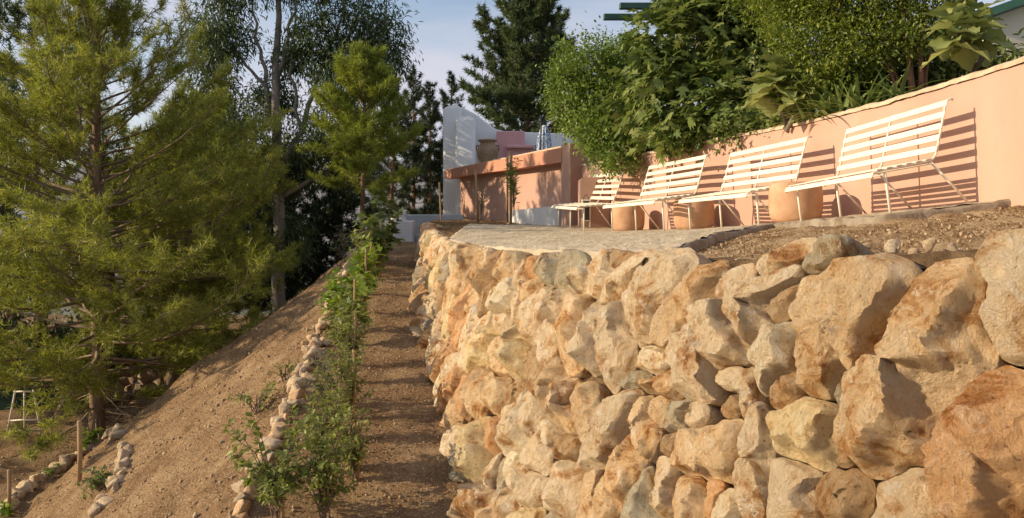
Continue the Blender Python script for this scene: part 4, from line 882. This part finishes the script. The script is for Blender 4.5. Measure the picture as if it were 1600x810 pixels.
def crown(root, kind, lobes, ncl, per, spread, size, rg, mtl, droop=.3, shell=.5, out=.6, roll=.9, name='crown'):
    c, d = clumps(lobes, ncl, rg, shell); n = ncl * per; pos = np.repeat(c, per, 0) + rg.normal(size=(n, 3)) * spread * np.repeat(rg.uniform(.6, 1.4, (ncl, 1)), per, 0)
    dr = np.repeat(d, per, 0) * out + rg.normal(size=(n, 3)) * .7 + np.array([0, 0, -droop]); V, Fq = leaves(kind, pos, dr, size * rg.uniform(.6, 1.25, n), rg, roll)
    return build(name, V, Fq, mtl, root)
# tall open tree with several stems
rg = np.random.default_rng(50); bx_, by_ = (436 - 800) / F * 26, 26.0; bz_ = gz(bx_, by_)
et = thing('tall_tree', (bx_, by_, bz_), 'tall dark leafy tree with several slender stems against the sky', 'tree')
b = MB(); forks = []
def stem(p0, pts, r0, r1):
    q = [np.array(p0, float)] + [np.array(p) for p in pts]; q = np.array(q); s = np.linspace(0, 1, 16); qi = np.stack([np.interp(s, np.linspace(0, 1, len(q)), q[:, k]) for k in range(3)], -1); qi[1:-1] += rg.normal(size=(14, 3)) * .05; b.tube(qi, np.linspace(r0, r1, 16), 9); return qi
T = lambda px, py, Y=26.: P(px, py, Y)
main = stem((bx_, by_, bz_), [T(436, 330), T(434, 180), T(432, 60), T(430, -120)], .24, .06)
for (a, path, r_) in ((T(436, 290), [T(470, 200), T(500, 110), T(540, 10)], .13), (T(435, 250), [T(415, 130), T(398, 40), T(385, -60)], .10), (T(434, 120), [T(452, 50), T(468, -40)], .09), (T(470, 200), [T(455, 120), T(462, 20)], .07), (T(436, 330), [T(380, 240), T(340, 130)], .11), (T(500, 110), [T(540, 80), T(600, 30)], .06), (T(436, 310), [T(520, 260), T(570, 200)], .09), (T(418, 140), [T(360, 70), T(330, 20)], .06), (T(434, 200), [T(405, 300), T(350, 330)], .07)):
    stem(a, path, r_, .02)
b.build('stems', M['bark_pale'], et, True)
lob = []
for (px, py, rx, rz, dy) in ((340, 60, 55, 60, 0), (330, 160, 45, 60, .5), (375, 200, 50, 45, -1), (500, 60, 55, 60, 0), (575, 40, 62, 60, .5), (545, 130, 60, 50, -.5), (600, 90, 40, 40, .5), (470, 250, 60, 60, .8), (395, 280, 55, 50, 0), (360, 330, 55, 45, 1), (520, 210, 50, 50, -1), (440, 370, 60, 40, .5), (555, 250, 45, 50, .8), (430, 150, 35, 35, 1.2), (310, 250, 40, 50, .8), (480, -40, 90, 40, 0), (370, -30, 70, 40, 0), (450, 90, 30, 30, 1)):
    c = T(px, py, 26 + dy); k = 26 / F; lob.append((c, (rx * k, 1.2, rz * k)))
crown(et, 'lance', lob, 1700, 28, .22, .25, rg, M['euc'], .7, .2, .4)

# plants over the garden wall
def wpt(px, py, Y): return P(px, py, Y)
def shrub_lobes(spec): return [(P(px, py, Y), (rx * Y / F, dy, rz * Y / F)) for (px, py, Y, rx, rz, dy) in spec]
rg = np.random.default_rng(60); Yb = 14.6
la = thing('flowering_shrub', (2.9, 15.0, .8), 'rounded green shrub with small pinkish flowers spilling over the wall end', 'shrub')
sp = [(915, 110, 15.2, 60, 55, .7), (890, 150, 15.2, 38, 60, .6), (940, 170, 15.0, 65, 60, .7), (960, 220, 14.4, 55, 38, .5), (965, 248, 14.0, 36, 20, .3), (1000, 130, 15.6, 55, 70, .8), (985, 98, 16, 50, 40, .8), (930, 200, 14.6, 40, 40, .5), (1010, 200, 14.4, 45, 35, .5)]
lo = shrub_lobes(sp); limbs(la, (2.7, 15.0, .8), [l[0] for l in lo], .05, rg, M['twig'], sub=8)
crown(la, 'small', lo, 1000, 34, .10, .084, rg, M['lantana'], .2, .35, .5)
c, d = clumps([l for l, s in zip(lo, sp) if s[1] > 140], 70, rg, .92); nf = 70 * 14; pos = np.repeat(c, 14, 0) + rg.normal(size=(nf, 3)) * .02; V, Fq = leaves('small', pos, rg.normal(size=(nf, 3)), .022 * rg.uniform(.7, 1.2, nf), rg); build('flowers', V, Fq, M['flower'], la)

rg = np.random.default_rng(61)
fg = thing('fig_tree', (4.0, 13.0, .9), 'large fig tree with deeply lobed hanging leaves behind the middle benches', 'tree')
sp = [(1060, 60, 13.4, 85, 60, .8), (1120, 50, 13.2, 90, 65, .9), (1030, 120, 13.0, 60, 55, .6), (1090, 150, 12.6, 90, 55, .7), (1120, 180, 12.2, 70, 35, .5), (1070, 200, 12.3, 60, 25, .4), (1170, 110, 12.8, 60, 70, .8), (1160, 190, 11.9, 60, 30, .5), (1000, 165, 13.4, 40, 40, .5), (1150, 0, 13.4, 110, 50, .9), (1078, 0, 13.6, 52, 40, .8), (1030, 215, 12.9, 30, 18, .3)]
lo = shrub_lobes(sp); limbs(fg, (4.1, 13.1, .8), [l[0] for l in lo], .07, rg, M['bark_pale'], sub=6)
c, d = clumps(lo, 760, rg, .5); per = 8; n = len(c) * per; a_ = rg.uniform(0, 6.28, n); hor = np.stack([np.cos(a_), np.sin(a_), np.zeros(n)], -1)
dr = hor * .8 + np.repeat(d, per, 0) * .5 + np.array([0, 0, -.55]) + rg.normal(size=(n, 3)) * .25; pos = np.repeat(c, per, 0) + hor * .07 + rg.normal(size=(n, 3)) * .07
V, Fq = leaves('fig', pos, dr, .24 * rg.uniform(.4, 1.25, n), rg, .9); build('crown', V, Fq, M['fig'], fg)

rg = np.random.default_rng(62)
st_ = thing('small_leaved_tree', (5.4, 9.6, 1.0), 'bright small leaved tree with reddish trunks above the nearest bench', 'tree')
b = MB()
for (p0, p1, p2, r_) in (((1428, 145), (1418, 70), (1400, -40), .045), ((1438, 143), (1436, 60), (1450, -50), .04), ((1415, 150), (1395, 110), (1370, 40), .025), ((1405, 150), (1380, 90), (1330, 30), .02), ((1448, 140), (1452, 80), (1480, 0), .03)):
    a = P(*p0, 9.4) + (0, 0, -.15); m_ = P(*p1, 9.5); e = P(*p2, 9.6); b.tube([a, (a + m_) / 2 + rg.normal(size=3) * .02, m_, (m_ + e) / 2 + rg.normal(size=3) * .03, e], [r_, r_ * .9, r_ * .8, r_ * .6, r_ * .4], 8)
b.build('trunks', M['bark_red'], st_, True)
sp = [(1270, 60, 9.9, 70, 50, .6), (1330, 90, 9.6, 75, 42, .5), (1290, 115, 9.8, 60, 30, .45), (1380, 50, 9.6, 80, 55, .6), (1250, 10, 10.2, 80, 40, .6), (1340, 0, 9.8, 100, 45, .7), (1440, 20, 9.6, 60, 45, .6), (1200, -5, 10.6, 60, 28, .5), (1400, -60, 9.6, 150, 40, .8), (1240, -50, 10, 100, 40, .7)]
lo = shrub_lobes(sp); limbs(st_, P(1430, 90, 9.5), [l[0] for l in lo], .022, rg, M['bark_red'], sub=8)
crown(st_, 'small', lo, 1250, 36, .085, .058, rg, M['smalleaf'], .2, .2, .5)

def rosette_plant(name, label, base, shoots, size, nleaf, rg, mtl, droop=.35, rs=.03):
    t = thing(name, base, label, 'plant', 'broad leaved plants on the wall'); b = MB(); parts = []
    for (tip, k) in shoots:
        tip = np.array(tip); b0 = np.array(base) + rg.normal(size=3) * .05; mid_ = (b0 + tip) / 2 + np.array([rg.normal() * .06, rg.normal() * .06, .02]); b.tube([b0, mid_, tip], [rs, rs * .85, rs * .7], 8)
        n = nleaf; a_ = np.arange(n) * 2.4 + rg.random(); lev = np.linspace(-.15, 1, n)
        dr = np.stack([np.cos(a_), np.sin(a_), lev * .9 - droop], -1); pos = tip + np.stack([0 * a_, 0 * a_, (lev - .4) * .28 * k], -1); parts.append(leaves('big', pos, dr, size * k * rg.uniform(.75, 1.15, n) * (1.05 - .45 * np.clip(lev, 0, 1)), rg, .25))
    b.build('stem', M['bark_pale'], t, True); V, Fq = join(parts); o = build('leaves', V, Fq, M[mtl], t, True); return t
rg = np.random.default_rng(63)
rosette_plant('broad_leaved_plant', 'felted broad leaved plant in the middle of the wall beside the strappy leaves', P(1232, 195, 10.1), [(P(1212, 118, 9.9), 1.0), (P(1250, 140, 9.8), .8), (P(1188, 138, 10.2), .75)], .46, 18, rg, 'bigleaf', .3)
rosette_plant('broad_leaved_plant', 'tall felted broad leaved plant at the right end of the wall near the cream house', P(1510, 108, 7.4), [(P(1490, 50, 7.2), .95), (P(1528, 42, 7.2), .85), (P(1502, 0, 7.5), .9)], .38, 16, rg, 'bigleaf', .3)

def strap_clump(label, base, n, L, rg, name='strap_leaf_clump', mtl='strap', w=.046, group='strappy clumps on the wall'):
    t = thing(name, base, label, 'plant', group); Vs, Fs, k0 = [], [], 0
    for i in range(n):
        a = rg.uniform(0, 6.28); l = L * rg.uniform(.6, 1.15); e = rg.uniform(.35, 1.35); p = np.array(base) + rg.normal(size=3) * np.array([.10, .10, 0]); d = np.array([math.cos(a) * math.cos(e), math.sin(a) * math.cos(e), math.sin(e)]); s = np.array([-math.sin(a), math.cos(a), 0]); m_ = 7
        for j in range(m_):
            u = j / (m_ - 1); ww = w * (1 - u ** 2.5) * .5 + .001; Vs += [p - s * ww, p + np.array([0, 0, -.006]), p + s * ww]; d = unit(d + np.array([0, 0, -.16 * rg.uniform(.6, 1.3)])); p = p + d * l / (m_ - 1)
        for j in range(m_ - 1):
            q = k0 + j * 3; Fs += [(q, q + 1, q + 4, q + 3), (q + 1, q + 2, q + 5, q + 4)]
        k0 += m_ * 3
    build('leaves', Vs, Fs, M[mtl], t, True); return t
rg = np.random.default_rng(64)
for (px, py, Y, n, L, lb) in ((1298, 182, 9.5, 55, .62, 'strappy leaved clump on the wall between broad leaved plant and reddish trunks'), (1265, 190, 9.9, 40, .55, 'strappy leaved clump hanging over the coping beside the broad leaved plant'), (1345, 168, 9.1, 35, .5, 'small strappy clump nearest the reddish trunks'), (1400, 150, 8.9, 22, .42, 'sparse strappy clump at the foot of the reddish trunks')):
    strap_clump(lb, P(px, py, Y), n, L, rg)
rg = np.random.default_rng(65)
for (label, sp, cnt) in (('dark leafy undergrowth below the fig tree on the wall', [(1180, 205, 11.4, 60, 22, .4), (1100, 215, 12.4, 55, 16, .3), (1225, 190, 11.0, 45, 25, .4)], 150), ('dark low hedge behind the reddish trunks', [(1380, 130, 10.4, 90, 35, .5), (1480, 110, 9.8, 70, 35, .5), (1330, 150, 10.2, 60, 25, .4), (1575, 92, 9.2, 50, 10, .3)], 260), ('deep shaded foliage filling the gap behind the fig tree', [(1200, 120, 13.4, 60, 80, .6), (1240, 130, 12.6, 50, 60, .5), (1150, 120, 14.2, 80, 80, .6)], 260)):
    lo = shrub_lobes(sp); t = thing('undergrowth', lo[0][0] * np.array([1, 1, .6]), label, 'shrub'); limbs(t, lo[0][0] - (0, 0, lo[0][1][2]), [l[0] for l in lo], .02, rg, M['twig'], 'stems'); crown(t, 'ovate', lo, cnt, 22, .11, .10, rg, M['fig'], .2, .3)

# ------------------------------------------------------------------ planted row along the path
def sapling(name, label, x, y, h, spread, nshoot, kind, lsize, mtl, rg, per=16, stake=None, group='young plants staked along the path', stemr=.009, z=None, top=.25, arch=.35):
    z = gz(x, y) if z is None else z; t = thing(name, (x, y, z), label, 'plant', group); A_, B_, ra, rb, pos, dr = [], [], [], [], [], []
    for i in range(int(nshoot * 1.35)):
        a = rg.uniform(0, 6.28); tip = np.array([x + math.cos(a) * spread * rg.uniform(.2, 1), y + math.sin(a) * spread * rg.uniform(.2, 1), z + h * rg.uniform(top, 1.0)]); p0 = np.array([x + rg.normal() * .02, y + rg.normal() * .02, z + h * rg.uniform(0, .35)]); n = 6; pts = []
        for k in range(n + 1):
            u = k / n; pts.append(p0 * (1 - u) + tip * u + np.array([0, 0, arch * spread * math.sin(math.pi * u) * .6]) + rg.normal(size=3) * .008)
        pts = np.array(pts); A_ += list(pts[:-1]); B_ += list(pts[1:]); r_ = np.linspace(stemr * .7, .002, n + 1); ra += list(r_[:-1]); rb += list(r_[1:])
        for k in range(per):
            u = rg.uniform(.15, 1.03); j = min(u * n, n - .001); q = int(j); p = pts[q] + (pts[q + 1] - pts[q]) * (j - q); d = unit(pts[q + 1] - pts[q]); s = unit(np.cross(d, rg.normal(size=3))); pos.append(p); dr.append(d * .5 + s * .8 + np.array([0, 0, -.12]))
    A_.append((x, y, z - .05)); B_.append((x + .01, y, z + h * .62)); ra.append(stemr * 1.4); rb.append(stemr * .8)
    V, Fq = frusta(A_, B_, ra, rb, 5); build('stem', V, Fq, M['twig'], t)
    pos = np.array(pos); V, Fq = leaves(kind, pos, np.array(dr), lsize * rg.uniform(.55, 1.2, len(pos)), rg, .7); build('leaves', V, Fq, M[mtl], t)
    if stake:
        so = MB().tube([(x + .04, y + .03, z - .1), (x + .05, y + .03, z + stake)], .016, 8).build('stake', M['stake'], t, True)
    return t
rg = np.random.default_rng(70)
def at_path(px, py):
    ys = np.linspace(4.5, 20, 3000); k = np.argmin(np.abs(HZ - F * zp(ys) / ys - py)); return (px - 800) / F * ys[k], ys[k]
ROW = [(432, 822, 1.0, .48, 24, 'ovate', .08, 'sapling', 18, .35, 'broad spreading bush at the bottom left of the planted row'),
 (508, 815, 1.05, .36, 26, 'ovate', .07, 'sapling', 18, None, 'dense young bush with a forked stem at the bottom of the planted row'),
 (551, 752, .88, .26, 20, 'ovate', .062, 'sapling', 16, .55, 'slim sapling standing forward on the path edge, stem bare at its base'),
 (500, 742, .85, .30, 20, 'ovate', .062, 'sapling', 16, None, 'leafy sapling between the forked bush and the stone edging'),
 (522, 690, .9, .30, 20, 'lance', .085, 'sapling', 16, .6, 'narrow leaved sapling in the middle of the planted row'),
 (545, 655, .95, .28, 20, 'ovate', .062, 'sapling', 16, .75, 'staked sapling with drooping side shoots over the path'),
 (505, 640, .75, .30, 16, 'ovate', .06, 'greyleaf', 14, None, 'pale low sapling close to the stone edging'),
 (548, 600, 1.1, .30, 22, 'ovate', .07, 'sapling', 16, .85, 'tall thin sapling halfway along the planted row'),
 (530, 572, 1.0, .28, 18, 'lance', .09, 'sapling', 16, None, 'narrow leaved sapling just beyond the halfway sapling'),
 (548, 540, 1.1, .34, 16, 'fig', .17, 'vine', 8, .9, 'bright big leaved plant lit by the sun midway up the row'),
 (532, 520, 1.0, .34, 14, 'fig', .17, 'vine', 8, None, 'bright big leaved plant leaning over the stone edging'),
 (566, 490, 1.25, .36, 18, 'fig', .16, 'vine', 8, 1.0, 'bushy lobed leaf plant in the upper half of the row'),
 (575, 462, 1.2, .36, 20, 'ovate', .09, 'vine', 14, .9, 'dense leafy plant near the shaded end of the row'),
 (566, 440, 1.1, .34, 18, 'ovate', .09, 'sapling', 14, None, 'leafy plant against the stone edging near the end of the row'),
 (590, 432, 1.3, .42, 20, 'fig', .17, 'fig', 9, 1.0, 'dark lobed leaf plant shading the end of the path'),
 (598, 415, 1.35, .46, 22, 'fig', .18, 'fig', 9, None, 'farthest dark leafy plant beside the white pedestal')]
for (px, py, h, sp_, ns, kd, ls, mt_, per, stk, lb_) in ROW:
    x, y = at_path(px, py); sapling('young_plant', lb_, x, y, h * .94, sp_ * .95, int(ns * 1.05), kd, ls, mt_, rg, int(per * 1.3), stk)
# other small plants on the slopes
def plant_at(px, py, h, sp_, ns, kd, ls, mt_, lb_, per=12, stk=None, name='small_plant', top=.25):
    q = ray_ground(px, py); return sapling(name, lb_, q[0], q[1], h, sp_, ns, kd, ls, mt_, rg, per, stk, 'small plants on the slopes', z=q[2], top=top)
plant_at(492, 428, 1.25, .45, 16, 'lance', .13, 'greyleaf', 'tall grey green shrub on the crest of the bank', 16, None, 'grey_shrub')
plant_at(465, 435, .7, .4, 12, 'lance', .12, 'greyleaf', 'lower grey green shrub left of the tall one on the bank crest', 12, None, 'grey_shrub')
plant_at(538, 408, .9, .35, 12, 'lance', .12, 'greyleaf', 'thin grey green shrub by the far end of the stone edging', 12, None, 'grey_shrub')
plant_at(400, 655, .45, .5, 10, 'ovate', .055, 'sapling', 'sprawling weed on the open bank left of the stone edging', 16)
plant_at(445, 600, .35, .35, 6, 'ovate', .05, 'sapling', 'thin weed on the bank close to the stone edging', 12)
plant_at(140, 705, .5, .22, 14, 'fig', .14, 'vine', 'bright leafy seedling at the foot of the near pine', 7)
plant_at(155, 770, .3, .5, 14, 'ovate', .07, 'fig', 'low dark seedling sprawling in the stone bordered pit', 14)
plant_at(78, 748, .3, .25, 8, 'ovate', .06, 'vine', 'small yellow green weed on the stone border', 10)
plant_at(12, 812, .35, .2, 10, 'ovate', .08, 'vine', 'leafy seedling at the foot of the leftmost stake', 10)
# stakes
def stake_at(px, py, h, r_, lb_, q=None):
    q = ray_ground(px, py) if q is None else q; o = MB().tube([(q[0], q[1], q[2] - .1), (q[0] + .02, q[1], q[2] + h * .5), (q[0] + .01, q[1], q[2] + h)], r_, 7).build('wooden_stake', M['stake'], None, True, origin=tuple(q)); tag(o, lb_, 'stake', 'wooden plant stakes')
stake_at(123, 766, 1.05, .035, 'stout wooden stake in the stone bordered pit below the pine')
stake_at(13, 806, .75, .03, 'short wooden stake at the left edge of the photograph')
for (px, pyb, pyt, Y, r_, lb_) in ((747, 338, 266, 18.5, .03, 'leaning wooden stake, leftmost before the terracotta wall'), (793, 334, 246, 17.2, .025, 'dark wooden stake left of the climbing sapling'), (798, 336, 236, 16.8, .032, 'tallest wooden stake, supporting the climbing sapling'), (690, 345, 285, 19.5, .022, 'thin stake leaning on the white pier')):
    q = P(px, pyb, Y); h = (pyb - pyt) / F * Y; o = MB().tube([q - (0, 0, .2), q + (-.06 if px < 750 else 0, 0, h)], r_, 7).build('wooden_stake', M['stake'], None, True, origin=tuple(q)); tag(o, lb_, 'stake', 'wooden plant stakes')
q = P(803, 334, 16.7); sapling('climbing_sapling', 'slender leafy sapling tied to a stake before the terracotta wall', q[0], q[1], 1.3, .2, 16, 'lance', .16, 'sapling', rg, 12, None, 'saplings before the terracotta wall', z=q[2], top=.5)
q = P(752, 338, 18.4); sapling('climbing_sapling', 'bare thin sapling tied to the leaning stake', q[0], q[1], .8, .12, 6, 'lance', .10, 'sapling', rg, 6, None, 'saplings before the terracotta wall', z=q[2], top=.4)

# ------------------------------------------------------------------ things at the foot of the slope, left
tr = thing('white_trestle', P(38, 686, 16.2), 'white metal trestle frame half hidden under the near pine', 'trestle')
def pl(px, py, Y=16.2): return P(px, py, Y)
for (a, c_, nm) in ((pl(9, 686), pl(24, 610), 'leg'), (pl(65, 684), pl(52, 610), 'leg'), (pl(38, 672), pl(38, 610), 'post'), (pl(16, 657), pl(60, 656), 'bar'), (pl(12, 674), pl(63, 672), 'bar'), (pl(22, 612), pl(54, 612), 'bar')):
    MB().tube([a, c_], .018, 8).build(nm, M['bench_white'], tr, True)
for (a, c_) in ((pl(12, 680, 17.2), pl(24, 610)), (pl(68, 678, 17.2), pl(52, 610))): MB().tube([a, c_], .016, 8).build('rear_leg', M['bench_white'], tr, True)
o = MB().box(P(20, 640, 19) + (-1.5, 0, -.1), (6.6, .08, 1.6)).build('dark_screen', M['screen'], None, origin=tuple(P(20, 690, 19))); tag(o, 'dark green screen fence behind the white trestle', 'fence')
lw = thing('low_block_wall', P(180, 640, 19.5), 'low rough wall running behind the near pine trunk', 'wall')
rb_ = random.Random(3)
for row in range(3):
    for k in range(13):
        f = (k + .5 * (row % 2)) / 12.5; px = 95 + 190 * f; Y = 18.6 + 3.2 * f; q = P(px, 640 - 35 * f, Y); base_ = gz(q[0], q[1]); sz = rb_.uniform(.17, .23); put_rock(lw, (q[0], q[1], base_ + .13 + row * .27), sz, rb_, 'block', (.75, .72, .7), 1.0)
rg = np.random.default_rng(90)
for k, (px, Y, w, h, lb) in enumerate([(-40, 23.0, 95, 1.5, 'dark hedge bush at the left edge behind the screen fence'), (70, 23.4, 80, 1.3, 'dark hedge bush behind the white trestle'), (165, 23.8, 70, 1.5, 'dark hedge bush seen just behind the near pine trunk'), (235, 24.2, 60, 1.3, 'dark hedge bush behind the second pine trunk')]):
    c = P(px, 500, Y); g0 = gz(c[0], Y); lo = [((c[0] + d_ * w * Y / F * .6, Y + rg.normal() * .2, g0 + h * .5), (w * Y / F * .55, .6, h * .6)) for d_ in (-1, 0, 1)]
    t = thing('hedge_bush', (c[0], Y, g0), lb, 'bush', 'dark hedge along the lower road'); limbs(t, (c[0], Y, g0), [l[0] for l in lo], .025, rg, M['twig'], 'stems'); crown(t, 'small', lo, 130, 22, .14, .16, rg, M['euc'], .1, .35)
V, Fq = grid(np.linspace(-11, -7.2, 14), np.linspace(21.5, 27, 16), lambda X, Y: ground(X, Y, False) + .05); tag(build('lower_road', V, Fq, M['road']), kind='structure')
o = MB().box((-9.5, 27.4, LOW + .12), (4, .18, .22), None, .02).build('yellow_kerb', M['yellow'], None, origin=(-11.2, 27.4, LOW)); tag(o, 'faded yellow kerb along the lower road beyond the bank', 'kerb')
# scrub and olive groves down in the valley, read as one mass
rg = np.random.default_rng(80); n = 900; X_ = rg.uniform(-75, 10, n); Y_ = rg.uniform(50, 135, n); zz = ground(X_, Y_, False)
per = 34; pos = np.repeat(np.stack([X_, Y_, zz + 1.2], -1), per, 0) + rg.normal(size=(n * per, 3)) * np.array([1.1, 1.1, .8]); V, Fq = leaves('small', pos, rg.normal(size=(n * per, 3)), rg.uniform(.3, .6, n * per), rg)
tag(build('valley_scrub', V, Fq, M['olive']), 'bluish green scrub and groves far down in the valley', 'scrub', None, 'stuff')
for o in list(bpy.data.objects):
    if '_o' in o: del o['_o']
print('tris', sum(sum(len(p.vertices) - 2 for p in me.polygons) for me in bpy.data.meshes))
